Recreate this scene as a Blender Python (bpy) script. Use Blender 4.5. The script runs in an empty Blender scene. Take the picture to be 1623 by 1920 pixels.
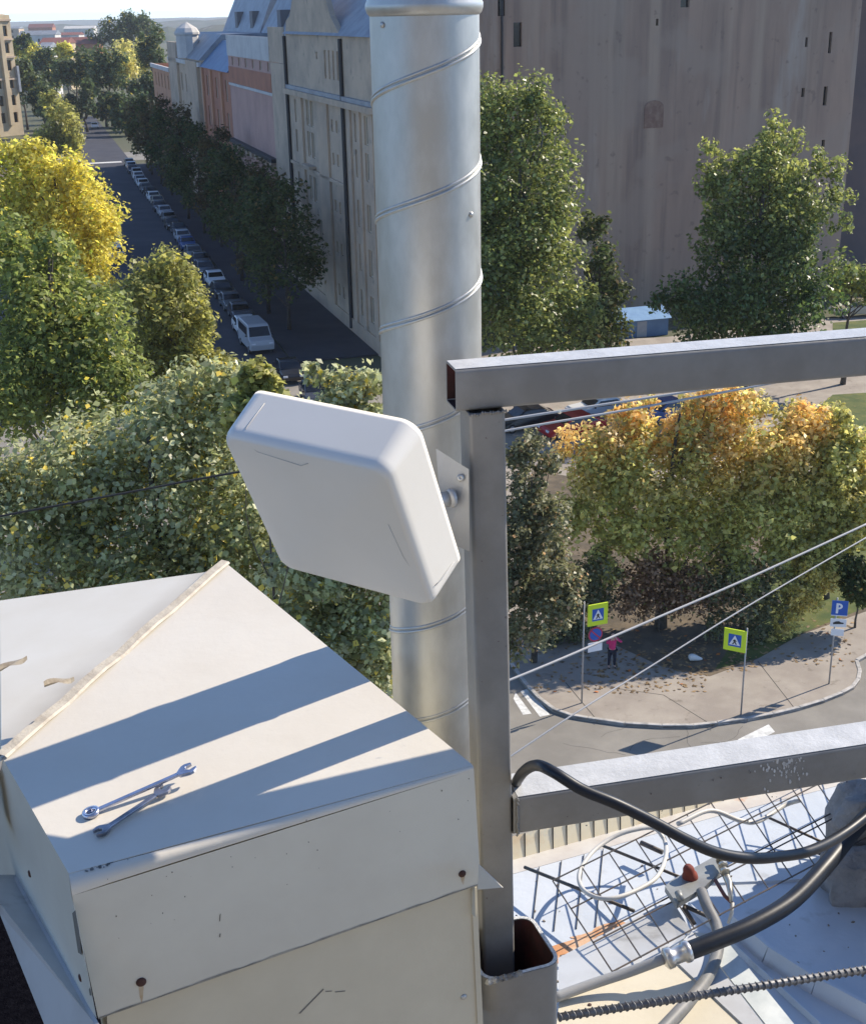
import bpy, math, random
import numpy as np
from mathutils import Matrix, Vector

# ------------------------------------------------------------------ camera, sky, sun, exposure
SC = bpy.context.scene
COL = SC.collection
RNG = np.random.default_rng(7)
random.seed(7)
F, CX, CY = 2450.0, 811.5, 960.0            # lens measured from the photograph (1623 x 1920)
TH, ROLL, H = math.radians(20.9), math.radians(1.2), 26.0
FWD = np.array([0, math.cos(TH), -math.sin(TH)])
_d0 = np.array([0, -math.sin(TH), -math.cos(TH)])
RIGHT = math.cos(ROLL) * np.array([1., 0, 0]) + math.sin(ROLL) * _d0
DOWN = -math.sin(ROLL) * np.array([1., 0, 0]) + math.cos(ROLL) * _d0
CAM = np.array([0, 0, H])
cd = bpy.data.cameras.new('camera')
cam = bpy.data.objects.new('camera', cd)
COL.objects.link(cam)
cd.sensor_fit = 'VERTICAL'
cd.sensor_height = 36.0
cd.sensor_width = 36.0
cd.lens = F / 1920 * 36.0
cd.clip_start = 0.05
cd.clip_end = 40000
m = Matrix.Identity(4)
for i in range(3):
    m[i][0], m[i][1], m[i][2], m[i][3] = RIGHT[i], -DOWN[i], -FWD[i], CAM[i]
cam.matrix_world = m
SC.camera = cam

SUN_AZ, SUN_EL = math.radians(59.0), math.radians(36.5)
SUNV = np.array([math.sin(SUN_AZ) * math.cos(SUN_EL), math.cos(SUN_AZ) * math.cos(SUN_EL), math.sin(SUN_EL)])
world = bpy.data.worlds.new('World')
SC.world = world
world.use_nodes = True
wn = world.node_tree
sky = wn.nodes.new('ShaderNodeTexSky')
sky.sky_type = 'NISHITA'
sky.sun_disc = False
sky.sun_elevation = SUN_EL
sky.sun_rotation = SUN_AZ
sky.air_density = 0.5
sky.dust_density = 0.0
sky.ozone_density = 3.0
wn.links.new(sky.outputs[0], wn.nodes['Background'].inputs[0])
wn.nodes['Background'].inputs[1].default_value = 0.14
sl = bpy.data.lights.new('sun', 'SUN')
sl.energy = 3.35
sl.angle = math.radians(0.5)
sl.color = (1.0, 0.90, 0.76)
sun = bpy.data.objects.new('sun', sl)
COL.objects.link(sun)
sun.rotation_euler = Vector(SUNV).to_track_quat('Z', 'Y').to_euler()
SC.view_settings.view_transform = 'Standard'
SC.view_settings.look = 'None'
SC.view_settings.exposure = 1.06
SC.view_settings.gamma = 1.0

# ------------------------------------------------------------------ helpers
def V(*a): return np.array(a, float)
def unit(v): v = np.asarray(v, float); return v / np.linalg.norm(v)
def ray(px, py): return FWD + RIGHT * (px - CX) / F + DOWN * (py - CY) / F
def G(px, py, z=0.0):                         # point of the photo on a horizontal plane
    d = ray(px, py); return CAM + d * ((z - H) / d[2])
def D(px, py, dep): return CAM + ray(px, py) * dep
def PL(px, py, p0, n):                        # point of the photo on any plane
    d = ray(px, py); return CAM + d * (((p0 - CAM) @ n) / (d @ n))

SA = math.radians(-16.8)                      # street frame: e along the street, r to its right
SE = V(math.sin(SA), math.cos(SA), 0); SR = V(SE[1], -SE[0], 0); SO = V(-14.3, 105.3, 0)
ZU = V(0, 0, 1)
def S(s, r, z=0.0): return SO + SE * s + SR * r + ZU * z

def tag(o, label=None, cat=None, group=None, kind=None):
    if label: o['label'] = label
    if cat: o['category'] = cat
    if group: o['group'] = group
    if kind: o['kind'] = kind
    return o

def empty(name, loc, label, cat, group=None):
    o = bpy.data.objects.new(name, None)
    o.empty_display_size = 0.2
    COL.objects.link(o); o.location = [float(x) for x in loc]
    return tag(o, label, cat, group)

def origin(o):
    p = V(0, 0, 0)
    while o is not None:
        p = p + np.array(o.location); o = o.parent
    return p

def link_mesh(name, verts, faces, mat, parent=None, smooth=False, loc=None):
    me = bpy.data.meshes.new(name)
    o = bpy.data.objects.new(name, me)
    COL.objects.link(o)
    off = V(0, 0, 0)
    if parent is not None:
        o.parent = parent; off = origin(parent)
    if loc is not None:
        o.location = [float(a) for a in (np.asarray(loc) - off)]; off = np.asarray(loc, float)
    verts = np.asarray(verts, float).reshape(-1, 3) - off
    me.from_pydata([tuple(v) for v in verts], [], [tuple(int(i) for i in f) for f in faces])
    me.materials.append(mat)
    if smooth:
        me.polygons.foreach_set('use_smooth', [True] * len(me.polygons))
    me.update()
    return o

class MB:
    def __init__(s): s.v = []; s.f = []
    def add(s, vs, fs):
        b = len(s.v); s.v += [np.asarray(v, float) for v in vs]; s.f += [[b + i for i in f] for f in fs]; return s
    def quad(s, *p): return s.add(p, [list(range(len(p)))])
    def box(s, o, a, b, c):
        o, a, b, c = map(lambda x: np.asarray(x, float), (o, a, b, c))
        p = [o, o + a, o + a + b, o + b, o + c, o + a + c, o + a + b + c, o + b + c]
        return s.add(p, [[0, 3, 2, 1], [4, 5, 6, 7], [0, 1, 5, 4], [1, 2, 6, 5], [2, 3, 7, 6], [3, 0, 4, 7]])
    def cbox(s, c, a, b, d):
        c = np.asarray(c, float); a, b, d = map(np.asarray, (a, b, d))
        return s.box(c - a / 2 - b / 2 - d / 2, a, b, d)
    def prism(s, poly, ext):
        n = len(poly); poly = [np.asarray(p, float) for p in poly]; ext = np.asarray(ext, float)
        fs = [list(range(n))[::-1], list(range(n, 2 * n))] + [[i, (i + 1) % n, n + (i + 1) % n, n + i] for i in range(n)]
        return s.add(poly + [p + ext for p in poly], fs)
    def tube(s, pts, rad, n=8, cap=True):
        pts = [np.asarray(p, float) for p in pts]
        if np.isscalar(rad): rad = [rad] * len(pts)
        t = [unit(pts[min(i + 1, len(pts) - 1)] - pts[max(i - 1, 0)]) for i in range(len(pts))]
        ref = V(0, 0, 1) if abs(t[0][2]) < .9 else V(1, 0, 0)
        a = unit(np.cross(t[0], ref)); vs = []; fs = []
        for i, p in enumerate(pts):
            a = unit(a - t[i] * (a @ t[i])); b = np.cross(t[i], a)
            for k in range(n):
                w = 2 * math.pi * k / n; vs.append(p + rad[i] * (a * math.cos(w) + b * math.sin(w)))
        for i in range(len(pts) - 1):
            for k in range(n):
                fs.append([i * n + k, i * n + (k + 1) % n, (i + 1) * n + (k + 1) % n, (i + 1) * n + k])
        if cap: fs += [list(range(n))[::-1], [(len(pts) - 1) * n + k for k in range(n)]]
        return s.add(vs, fs)
    def lathe(s, c, ax, prof, n=32):            # prof: (radius, height) pairs
        ax = unit(ax); ref = V(0, 0, 1) if abs(ax[2]) < .9 else V(1, 0, 0)
        a = unit(np.cross(ax, ref)); b = np.cross(ax, a); vs = []; fs = []
        for (r_, h_) in prof:
            for k in range(n):
                w = 2 * math.pi * k / n; vs.append(np.asarray(c) + ax * h_ + r_ * (a * math.cos(w) + b * math.sin(w)))
        for i in range(len(prof) - 1):
            for k in range(n): fs.append([i * n + k, i * n + (k + 1) % n, (i + 1) * n + (k + 1) % n, (i + 1) * n + k])
        if prof[0][0] > 1e-6: fs.append(list(range(n))[::-1])
        if prof[-1][0] > 1e-6: fs.append([(len(prof) - 1) * n + k for k in range(n)])
        return s.add(vs, fs)
    def build(s, name, mat, parent=None, smooth=False, bevel=0, seg=2, loc=None, label=None):
        o = link_mesh(name, s.v, s.f, mat, parent, smooth, loc)
        if bevel:
            b = o.modifiers.new('bevel', 'BEVEL'); b.width = bevel; b.segments = seg; b.limit_method = 'ANGLE'; b.angle_limit = math.radians(35)
        if label: o['label'] = label
        return o

def spline(pts, n=12):
    pts = [np.asarray(p, float) for p in pts]; P = [2 * pts[0] - pts[1]] + pts + [2 * pts[-1] - pts[-2]]; out = []
    for i in range(1, len(P) - 2):
        for k in range(n):
            t = k / n
            out.append(.5 * ((2 * P[i]) + (-P[i - 1] + P[i + 1]) * t + (2 * P[i - 1] - 5 * P[i] + 4 * P[i + 1] - P[i + 2]) * t * t
                             + (-P[i - 1] + 3 * P[i] - 3 * P[i + 1] + P[i + 2]) * t ** 3))
    out.append(pts[-1]); return out

def children(o): return [c for c in bpy.data.objects if c.parent == o]
def copy_tree(o, parent=None, kids=None):
    kids = kids or KIDS
    c = o.copy(); COL.objects.link(c); c.parent = parent
    for ch in kids.get(o.name, []): copy_tree(ch, c, kids)
    return c
KIDS = {}
def index_kids(o):
    KIDS[o.name] = children(o)
    for c in KIDS[o.name]: index_kids(c)

# ------------------------------------------------------------------ materials
def mat(name, col, rough=.7, metal=0., col2=None, scale=5., detail=6., bump=0., bscale=None, spec=None, lo=.4, hi=.65,
        coord='Object', stretch=None, col3=None, scale3=1., lo3=.6, hi3=.75, rvar=0.):
    M = bpy.data.materials.new(name); M.use_nodes = True
    nt = M.node_tree; b = nt.nodes['Principled BSDF']
    b.inputs['Roughness'].default_value = rough; b.inputs['Metallic'].default_value = metal
    if spec is not None: b.inputs['Specular IOR Level'].default_value = spec
    b.inputs['Base Color'].default_value = (*col, 1)
    tc = nt.nodes.new('ShaderNodeTexCoord'); src = tc.outputs[coord]
    if stretch:
        mp = nt.nodes.new('ShaderNodeMapping'); mp.inputs['Scale'].default_value = stretch
        nt.links.new(src, mp.inputs[0]); src = mp.outputs[0]
    def noise(sc, de=detail):
        n = nt.nodes.new('ShaderNodeTexNoise'); n.inputs['Scale'].default_value = sc; n.inputs['Detail'].default_value = de
        n.inputs['Roughness'].default_value = .62
        nt.links.new(src, n.inputs['Vector']); return n
    def ramp(o, a, c):
        r = nt.nodes.new('ShaderNodeMapRange'); r.inputs[1].default_value = a; r.inputs[2].default_value = c
        nt.links.new(o, r.inputs[0]); return r.outputs[0]
    cur = None
    if col2 is not None:
        n = noise(scale); mx = nt.nodes.new('ShaderNodeMix'); mx.data_type = 'RGBA'
        mx.inputs[6].default_value = (*col, 1); mx.inputs[7].default_value = (*col2, 1)
        nt.links.new(ramp(n.outputs[0], lo, hi), mx.inputs[0]); cur = mx.outputs[2]
        if rvar:
            ra = nt.nodes.new('ShaderNodeMapRange'); ra.inputs[1].default_value = .35; ra.inputs[2].default_value = .65
            ra.inputs[3].default_value = rough - rvar; ra.inputs[4].default_value = rough + rvar
            nt.links.new(n.outputs[0], ra.inputs[0]); nt.links.new(ra.outputs[0], b.inputs['Roughness'])
    if col3 is not None:
        n = noise(scale3); mx = nt.nodes.new('ShaderNodeMix'); mx.data_type = 'RGBA'
        if cur is None: mx.inputs[6].default_value = (*col, 1)
        else: nt.links.new(cur, mx.inputs[6])
        mx.inputs[7].default_value = (*col3, 1)
        nt.links.new(ramp(n.outputs[0], lo3, hi3), mx.inputs[0]); cur = mx.outputs[2]
    if cur is not None: nt.links.new(cur, b.inputs['Base Color'])
    if bump:
        n = noise(bscale or scale * 3); bp = nt.nodes.new('ShaderNodeBump'); bp.inputs['Strength'].default_value = bump
        bp.inputs['Distance'].default_value = .02
        nt.links.new(n.outputs[0], bp.inputs['Height']); nt.links.new(bp.outputs[0], b.inputs['Normal'])
    return M

def leaf_mat(name, a, b2, c3=None, trans=.45, rough=.45, spec=.5):
    """colour a->b2 by the leaf's own 'tint', every leaf varied a little; c3 for a few turned leaves"""
    M = bpy.data.materials.new(name); M.use_nodes = True
    nt = M.node_tree; p = nt.nodes['Principled BSDF']; out = nt.nodes['Material Output']
    at = nt.nodes.new('ShaderNodeAttribute'); at.attribute_name = 'tint'
    geo = nt.nodes.new('ShaderNodeNewGeometry')
    mx = nt.nodes.new('ShaderNodeMix'); mx.data_type = 'RGBA'
    mx.inputs[6].default_value = (*a, 1); mx.inputs[7].default_value = (*b2, 1)
    nt.links.new(at.outputs['Fac'], mx.inputs[0]); cur = mx.outputs[2]
    if c3 is not None:
        gt = nt.nodes.new('ShaderNodeMath'); gt.operation = 'GREATER_THAN'; gt.inputs[1].default_value = .955
        nt.links.new(geo.outputs['Random Per Island'], gt.inputs[0])
        m3 = nt.nodes.new('ShaderNodeMix'); m3.data_type = 'RGBA'; m3.inputs[7].default_value = (*c3, 1)
        nt.links.new(gt.outputs[0], m3.inputs[0]); nt.links.new(cur, m3.inputs[6]); cur = m3.outputs[2]
    hs = nt.nodes.new('ShaderNodeHueSaturation')
    mr = nt.nodes.new('ShaderNodeMapRange'); mr.inputs[3].default_value = .45; mr.inputs[4].default_value = 1.55
    nt.links.new(geo.outputs['Random Per Island'], mr.inputs[0]); nt.links.new(mr.outputs[0], hs.inputs['Value'])
    nt.links.new(cur, hs.inputs['Color']); cur = hs.outputs[0]
    nt.links.new(cur, p.inputs['Base Color'])
    p.inputs['Roughness'].default_value = rough; p.inputs['Specular IOR Level'].default_value = spec
    tr = nt.nodes.new('ShaderNodeBsdfTranslucent'); gm = nt.nodes.new('ShaderNodeHueSaturation'); gm.inputs['Value'].default_value = 1.35; gm.inputs['Saturation'].default_value = 1.05
    nt.links.new(cur, gm.inputs['Color']); nt.links.new(gm.outputs[0], tr.inputs[0])
    ms = nt.nodes.new('ShaderNodeMixShader'); ms.inputs[0].default_value = trans
    nt.links.new(p.outputs[0], ms.inputs[1]); nt.links.new(tr.outputs[0], ms.inputs[2]); nt.links.new(ms.outputs[0], out.inputs[0])
    return M

MT = {}
MT['asphalt'] = mat('asphalt', (.21, .195, .17), .85, col2=(.28, .26, .225), scale=.35, bump=.2, bscale=40)
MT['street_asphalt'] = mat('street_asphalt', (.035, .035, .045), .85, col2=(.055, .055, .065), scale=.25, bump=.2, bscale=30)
MT['pavement'] = mat('pavement', (.29, .25, .21), .9, col2=(.38, .335, .28), scale=.5, bump=.2, bscale=25, col3=(.17, .14, .11), scale3=1.7)
MT['kerb'] = mat('kerb_granite', (.52, .49, .45), .8, col2=(.3, .29, .27), scale=3)
MT['grass'] = mat('grass', (.06, .09, .02), .95, col2=(.13, .14, .035), scale=.8, bump=.6, bscale=20, col3=(.2, .16, .05), scale3=2.1)
MT['soil'] = mat('soil', (.10, .08, .055), .95, col2=(.17, .13, .085), scale=1.3, bump=.5, bscale=18)
MT['paint'] = mat('road_paint', (.75, .75, .72), .7, col2=(.5, .5, .48), scale=4)
MT['bark'] = mat('bark', (.06, .05, .04), .95, col2=(.12, .10, .08), scale=6, bump=.5)
MT['lightbark'] = mat('grey_bark', (.16, .15, .12), .95, col2=(.09, .08, .06), scale=5, bump=.5)

# ------------------------------------------------------------------ ground, roads, pavements
def sheet(name, poly, z, mt, kind='structure', thick=None, **k):
    mb = MB(); p = [V(a[0], a[1], z) for a in poly]
    if thick: mb.prism([q - ZU * thick for q in p], ZU * thick)
    else: mb.quad(*p)
    o = mb.build(name, MT[mt], **k); tag(o, kind=kind); return o

R_ = 9000
g_pts = [(R_ * math.cos(2 * math.pi * i / 48), R_ * math.sin(2 * math.pi * i / 48)) for i in range(48)]
MT['land'] = mat('land', (.07, .08, .04), .95, col2=(.12, .11, .06), scale=.02, col3=(.16, .14, .12), scale3=.05)
sheet('ground', g_pts, -.03, 'land')
sheet('road', [(-40, -20), (90, -20), (90, 58), (40, 60), (8, 84), (-3, 96), (-12, 101), (-30, 98), (-60, 40)], 0.0, 'asphalt')
def sr(*pts): return [tuple(S(s, r)[:2]) for s, r in pts]
sheet('street', sr((-9, -10), (-9, 2.2), (165, 4.4), (300, 6), (300, -3.5), (165, -4.6), (60, -8)), 0.012, 'street_asphalt')
sheet('pavement', sr((-4, 2.4), (-4, 9.5), (158, 9.5), (158, 4.5)), .12, 'street_asphalt', thick=.12)
sheet('pavement', sr((-30, -40), (-6, -10.2), (60, -8.2), (160, -4.8), (160, -40)), .12, 'soil', thick=.12)
sheet('cross_street', sr((166, -60), (166, 60), (184, 60), (184, -60)), .006, 'asphalt')

kpx = [(955, 1248), (968, 1268), (985, 1290), (1006, 1313), (1035, 1335), (1066, 1346), (1100, 1352), (1170, 1362), (1240, 1366), (1300, 1366),
       (1345, 1361), (1400, 1353), (1450, 1344), (1500, 1332), (1545, 1318), (1580, 1304), (1600, 1293), (1611, 1278), (1614, 1262), (1608, 1243), (1640, 1225)]
kp = [G(a, b) for a, b in kpx]
park = [tuple(p[:2]) for p in kp] + [(40, 58), (75, 95), (80, 130), (20, 108), (5, 106), (-1, 99), (-2, 78), (1, 62)]
pk = sheet('pavement', park, .118, 'pavement', thick=.118)
kb = MB()
for i in range(len(kp) - 1):
    a, b = kp[i], kp[i + 1]; t = unit(b - a); n = V(-t[1], t[0], 0)
    kb.box(a + ZU * 0, (b - a) * .985, n * .16, ZU * .145)
kb2 = kb.build('kerb', MT['kerb'], bevel=.02); tag(kb2, kind='structure')
gpx = [(1240, 1250), (1330, 1268), (1420, 1235), (1500, 1190), (1640, 1140), (1640, 960), (1500, 900), (1300, 900), (1100, 900), (1000, 880), (962, 1000), (962, 1120), (1090, 1180)]
def crisp(px, z): return [tuple(G(a, b, z)[:2]) for a, b in px]
sheet('soil', crisp(gpx, .122), .122, 'soil')
sheet('grass', crisp([(1340, 1255), (1425, 1232), (1500, 1188), (1640, 1132), (1640, 870), (1480, 900), (1440, 1100)], .126), .126, 'grass')
sheet('lawn', crisp([(1490, 800), (1640, 850), (1640, 735), (1560, 740)], .126), .126, 'grass')
sheet('lot', crisp([(910, 830), (1250, 830), (1500, 760), (1660, 735), (1700, 690), (1660, 610), (905, 660)], .124), .124, 'pavement')
sheet('lawn', crisp([(1560, 620), (1660, 613), (1660, 597), (1560, 605)], .13), .13, 'grass')
zb = MB()
for q in ([(975, 1296), (1012, 1344), (1030, 1340), (992, 1290)], [(962, 1310), (980, 1340), (996, 1338), (966, 1298)],
          [(1383, 1386), (1440, 1358), (1452, 1372), (1383, 1408)], [(1290, 1420), (1350, 1392), (1360, 1402), (1300, 1432)]):
    zb.quad(*[V(*G(a, b, .004)) for a, b in q])
tag(zb.build('road_markings', MT['paint']), kind='structure')
zb = MB()
zb.quad(*[S(s, r, .016) for s, r in ((163.4, -4.4), (163.4, 2.6), (165.6, 2.6), (165.6, -4.4))])
tag(zb.build('road_markings', MT['paint']), kind='structure')

jb = MB()
for (a, b) in (((1243, 1303), (1338, 1362)), ((1150, 1290), (1243, 1303)), ((1420, 1240), (1490, 1330)), ((1060, 1280), (1120, 1352))):
    p, q = G(*a, .1195), G(*b, .1195); n_ = unit(np.cross(q - p, ZU)) * .018; jb.quad(p - n_, p + n_, q + n_, q - n_)
tag(jb.build('pavement', mat('tar_joint', (.05, .045, .04), .9)), kind='structure')
jb = MB(); cr = random.Random(4)
for k in range(5):
    p = G(cr.uniform(980, 1600), cr.uniform(1375, 1440), .003); a = cr.uniform(0, 3.1)
    for i in range(7):
        a += cr.uniform(-.5, .5); q = p + V(math.cos(a), math.sin(a), 0) * .35; n_ = unit(np.cross(q - p, ZU)) * .006; jb.quad(p - n_, p + n_, q + n_, q - n_); p = q
tag(jb.build('road', mat('tar_crack', (.06, .055, .05), .9)), kind='structure')
# ------------------------------------------------------------------ trees
def crown_mesh(name, lobes, n, size, mt, parent, tintf=None, aspect=.62, seed=0, shell=.5, up=.55, droop=0., clump=9):
    rng = np.random.default_rng(seed)
    if clump:
        sub = []
        for l in lobes:
            r3 = np.array(l[1] if np.ndim(l[1]) else (l[1],) * 3, float)
            for _ in range(clump):
                dd = rng.normal(size=3); dd /= np.linalg.norm(dd); q = .38 + .3 * rng.random()
                sub.append((np.asarray(l[0]) + r3 * dd * (1.02 - q * .55) * (.55 + .45 * rng.random() ** .4), r3 * q * (.75 + .3 * rng.random())))
        lobes = sub
    C0 = np.array([l[0] for l in lobes]); R0 = np.array([l[1] if np.ndim(l[1]) else (l[1],) * 3 for l in lobes], float)
    w = np.prod(R0, axis=1) ** (2 / 3.); idx = rng.choice(len(lobes), n, p=w / w.sum())
    d = rng.normal(size=(n, 3)); d /= np.linalg.norm(d, axis=1)[:, None]
    rr = 1 - shell * rng.random(n) ** 1.6 + .10 * rng.normal(size=n)
    # uneven surface: noise made of a few random plane waves
    k = rng.normal(size=(5, 3)) * 3.2; ph = rng.random(5) * 6.28
    bumpy = np.sin(d @ k.T + ph + idx[:, None] * 1.7).sum(1) * .07
    pos = C0[idx] + R0[idx] * d * (rr + bumpy)[:, None]
    nrm = d * .55 + rng.normal(size=(n, 3)) * .55 + np.array([0, 0, up]); nrm /= np.linalg.norm(nrm, axis=1)[:, None]
    t = rng.normal(size=(n, 3)) + np.array([0, 0, -droop]); t -= nrm * (t * nrm).sum(1)[:, None]; t /= np.linalg.norm(t, axis=1)[:, None]
    b = np.cross(nrm, t); sz = size * (.42 + 1.15 * rng.random(n) ** 1.2)[:, None]
    fold = nrm * sz * .12
    vs = np.stack([pos - t * sz * .5, pos + b * sz * aspect * .5 + fold, pos + t * sz * .5, pos - b * sz * aspect * .5 + fold], 1).reshape(-1, 3)
    off = origin(parent)
    me = bpy.data.meshes.new(name)
    me.vertices.add(4 * n); me.loops.add(4 * n); me.polygons.add(n)
    me.vertices.foreach_set('co', (vs - off).astype(np.float32).ravel())
    me.loops.foreach_set('vertex_index', np.arange(4 * n, dtype=np.int32))
    me.polygons.foreach_set('loop_start', np.arange(0, 4 * n, 4, dtype=np.int32))
    me.polygons.foreach_set('loop_total', np.full(n, 4, np.int32))
    zt = (pos[:, 2] - pos[:, 2].min()) / (np.ptp(pos[:, 2]) + 1e-6)
    lob = rng.random(len(lobes))[idx]
    tint = (.5 * lob + .5 * rng.random(n)) if tintf is None else tintf(pos, zt, lob, rng.random(n))
    at = me.attributes.new('tint', 'FLOAT', 'FACE'); at.data.foreach_set('value', np.clip(tint, 0, 1).astype(np.float32))
    me.materials.append(mt); me.update(calc_edges=True)
    o = bpy.data.objects.new(name, me); COL.objects.link(o); o.parent = parent
    return o

def trunk_mesh(root, base, lobes, r0, mt, lean=None, seed=0, maxb=12):
    rng = np.random.default_rng(seed + 99)
    cs = [np.asarray(l[0]) for l in lobes]; zs = sorted(c[2] for c in cs); cen = np.mean(cs, 0)
    top = V(cen[0], cen[1], zs[int(len(zs) * .8)])
    fork = base + (top - base) * .35
    mb = MB(); n = 7; line = [base + (top - base) * t + V(*(rng.normal(size=2) * r0 * .8), 0) * math.sin(t * 3.1) for t in np.linspace(0, 1, n)]
    line[0] = base - ZU * .1
    mb.tube(line, [r0 * 1.3] + [r0 * (1 - .8 * t) for t in np.linspace(.1, 1, n - 1)], 9)
    mb.build('trunk', mt, root, smooth=True)
    br = MB()
    for c in sorted(cs, key=lambda c: -abs(c[2] - cen[2]))[:maxb]:
        t = min(max((c[2] - base[2]) / (top[2] - base[2]) - .3, .2), .75); st = base + (top - base) * t
        mid = st * .5 + c * .5 + V(*(rng.normal(size=3) * .1 * np.linalg.norm(c - st))); rb = r0 * (1 - .75 * t) * .55
        br.tube(spline([st, mid, c], 4), np.linspace(rb, rb * .2, 9), 6)
    br.build('branches', mt, root, smooth=True)

def px_lobes(lst, dep, back=1.0):
    out = []; cen = np.mean([[a, b] for a, b, *_ in lst], 0)
    for i, (a, b, rp, *dd) in enumerate(lst):
        d = dep + (dd[0] if dd else 0); r = rp * d / F; c = D(a, b, d); out.append((c, (r, r * .95, r)))
        if back:
            p = D(a + (cen[0] - a) * .25, b + (cen[1] - b) * .1, d) + V(0, r * 1.1 * back, 0); out.append((p, (r * .9, r * .9, r * .9)))
    return out

def tree(name, label, cat, lobes, n, size, mt, bark='bark', base=None, r0=None, group=None, seed=1, gz=.1, nb=12, **k):
    cen = np.mean([l[0] for l in lobes], 0)
    if base is None: base = V(cen[0], cen[1], gz)
    root = empty(name, base, label, cat, group)
    hi = max(l[0][2] for l in lobes)
    trunk_mesh(root, np.asarray(base, float), lobes, r0 or .018 * (hi - base[2]) + .03, MT[bark], seed=seed, maxb=nb)
    crown_mesh('crown', lobes, n, size, mt, root, seed=seed, **k)
    return root

L_pop = leaf_mat('poplar_leaf', (.23, .27, .08), (.64, .63, .38), (.66, .50, .10), .46, .38, .6)
L_lin = leaf_mat('linden_leaf', (.17, .22, .06), (.34, .37, .11), (.5, .42, .08), .52, .5)
L_yel = leaf_mat('yellow_maple_leaf', (.44, .45, .11), (.76, .66, .15), (.34, .40, .06), .55, .55)
L_oli = leaf_mat('olive_leaf', (.26, .27, .08), (.42, .40, .13), (.5, .45, .1), .52, .5)
L_whp = leaf_mat('tall_poplar_leaf', (.075, .125, .035), (.42, .43, .13), None, .44, .4, .6)
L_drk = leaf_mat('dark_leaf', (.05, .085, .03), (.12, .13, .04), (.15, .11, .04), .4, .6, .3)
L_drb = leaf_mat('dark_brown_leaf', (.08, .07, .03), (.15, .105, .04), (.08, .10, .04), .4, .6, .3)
L_mix = leaf_mat('autumn_leaf', (.50, .50, .17), (.86, .62, .25), (.75, .66, .24), .52, .45)
L_bsh = leaf_mat('bush_leaf', (.13, .15, .07), (.30, .28, .15), (.42, .28, .16), .42, .45)
L_rus = leaf_mat('rust_leaf', (.22, .13, .075), (.50, .34, .20), (.2, .22, .07), .35, .5)
L_far = leaf_mat('far_leaf', (.06, .10, .04), (.13, .16, .06), (.3, .24, .05), .4, .6)

def top_tint(lo, hi, amt=.8):
    def f(pos, zt, lob, rnd): return np.clip((zt - lo) / (hi - lo), 0, 1) * amt + .35 * (lob - .5) + .3 * (rnd - .5)
    return f

# left of the street, from the cap outwards
tree('poplar', 'silvery green poplar filling the left side just behind the white capped shaft', 'tree', px_lobes(
    [(280, 800, 100), (370, 770, 95), (470, 800, 100), (130, 880, 115), (280, 890, 130), (420, 920, 125), (60, 960, 130), (190, 1020, 140),
     (340, 1040, 140), (480, 1050, 120), (560, 950, 90), (520, 1080, 85), (500, 980, 85), (540, 1160, 85), (20, 930, 105), (250, 1160, 120), (90, 1130, 110), (430, 710, 50), (340, 715, 45), (20, 1060, 110), (-40, 960, 110), (-30, 1150, 110), (380, 1150, 110), (130, 960, 110)], 38),
    62000, .185, L_pop, seed=11, aspect=.7, shell=.75, r0=.3)
tree('poplar', 'pale leaved poplar half hidden behind the round metal flue', 'tree', px_lobes(
    [(640, 735, 45), (690, 720, 40), (600, 790, 55), (680, 800, 55), (590, 700, 26), (620, 900, 80), (700, 950, 80), (580, 1080, 90), (680, 1100, 90), (560, 1180, 70),
     (690, 1240, 90), (620, 1250, 80), (780, 900, 70), (790, 1050, 70)], 33),
    32000, .175, L_pop, seed=12, aspect=.7, shell=.75, r0=.2, tintf=lambda p, z, l, r: .35 + .5 * l + .4 * (r - .5))
tree('poplar', 'small pale poplar with loose sprays of big leaves above the antenna', 'tree', px_lobes(
    [(480, 700, 28), (510, 720, 22), (455, 715, 26), (490, 760, 40), (450, 780, 40), (530, 780, 36)], 30.5),
    3600, .19, L_oli, seed=13, aspect=.75, shell=.9, r0=.07, nb=2, base=V(*D(490, 800, 30.5)[:2], .1))
tree('linden', 'tall green linden at the left edge below the yellow maple', 'tree', px_lobes(
    [(20, 520, 80), (90, 560, 85), (160, 620, 85), (40, 620, 100), (110, 690, 100), (210, 690, 80), (20, 740, 110), (190, 760, 90), (100, 470, 45), (10, 440, 50)], 58),
    26000, .27, L_lin, seed=14, shell=.65, r0=.3)
tree('linden', 'olive tree beside the road with a dark hollow on its shady side', 'tree', px_lobes(
    [(290, 500, 45), (340, 520, 38), (265, 560, 60), (335, 590, 62), (375, 610, 38), (300, 660, 80), (365, 690, 50), (250, 640, 50), (330, 750, 80), (395, 740, 50), (440, 700, 30), (415, 690, 28)], 68),
    20000, .27, L_oli, seed=15, shell=.6, r0=.25)
tree('maple', 'bright yellow maple glowing in the sun at the left edge', 'tree', px_lobes(
    [(40, 320, 58), (110, 320, 55), (165, 350, 52), (195, 400, 48), (60, 400, 80), (140, 420, 80), (195, 470, 50), (30, 470, 70), (120, 490, 70), (185, 530, 42), (160, 560, 32), (-40, 380, 90), (10, 290, 35), (70, 285, 30)], 92),
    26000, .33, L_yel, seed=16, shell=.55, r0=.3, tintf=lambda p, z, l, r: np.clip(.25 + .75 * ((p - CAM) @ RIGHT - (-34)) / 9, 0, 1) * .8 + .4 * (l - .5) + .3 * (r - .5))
tree('linden', 'round olive tree at the far end of the left row before the crossing', 'tree', px_lobes(
    [(115, 215, 30), (105, 245, 32), (130, 240, 28), (95, 190, 22), (140, 270, 22), (85, 270, 30)], 250), 6000, .7, L_oli, seed=17, shell=.6)

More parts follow.
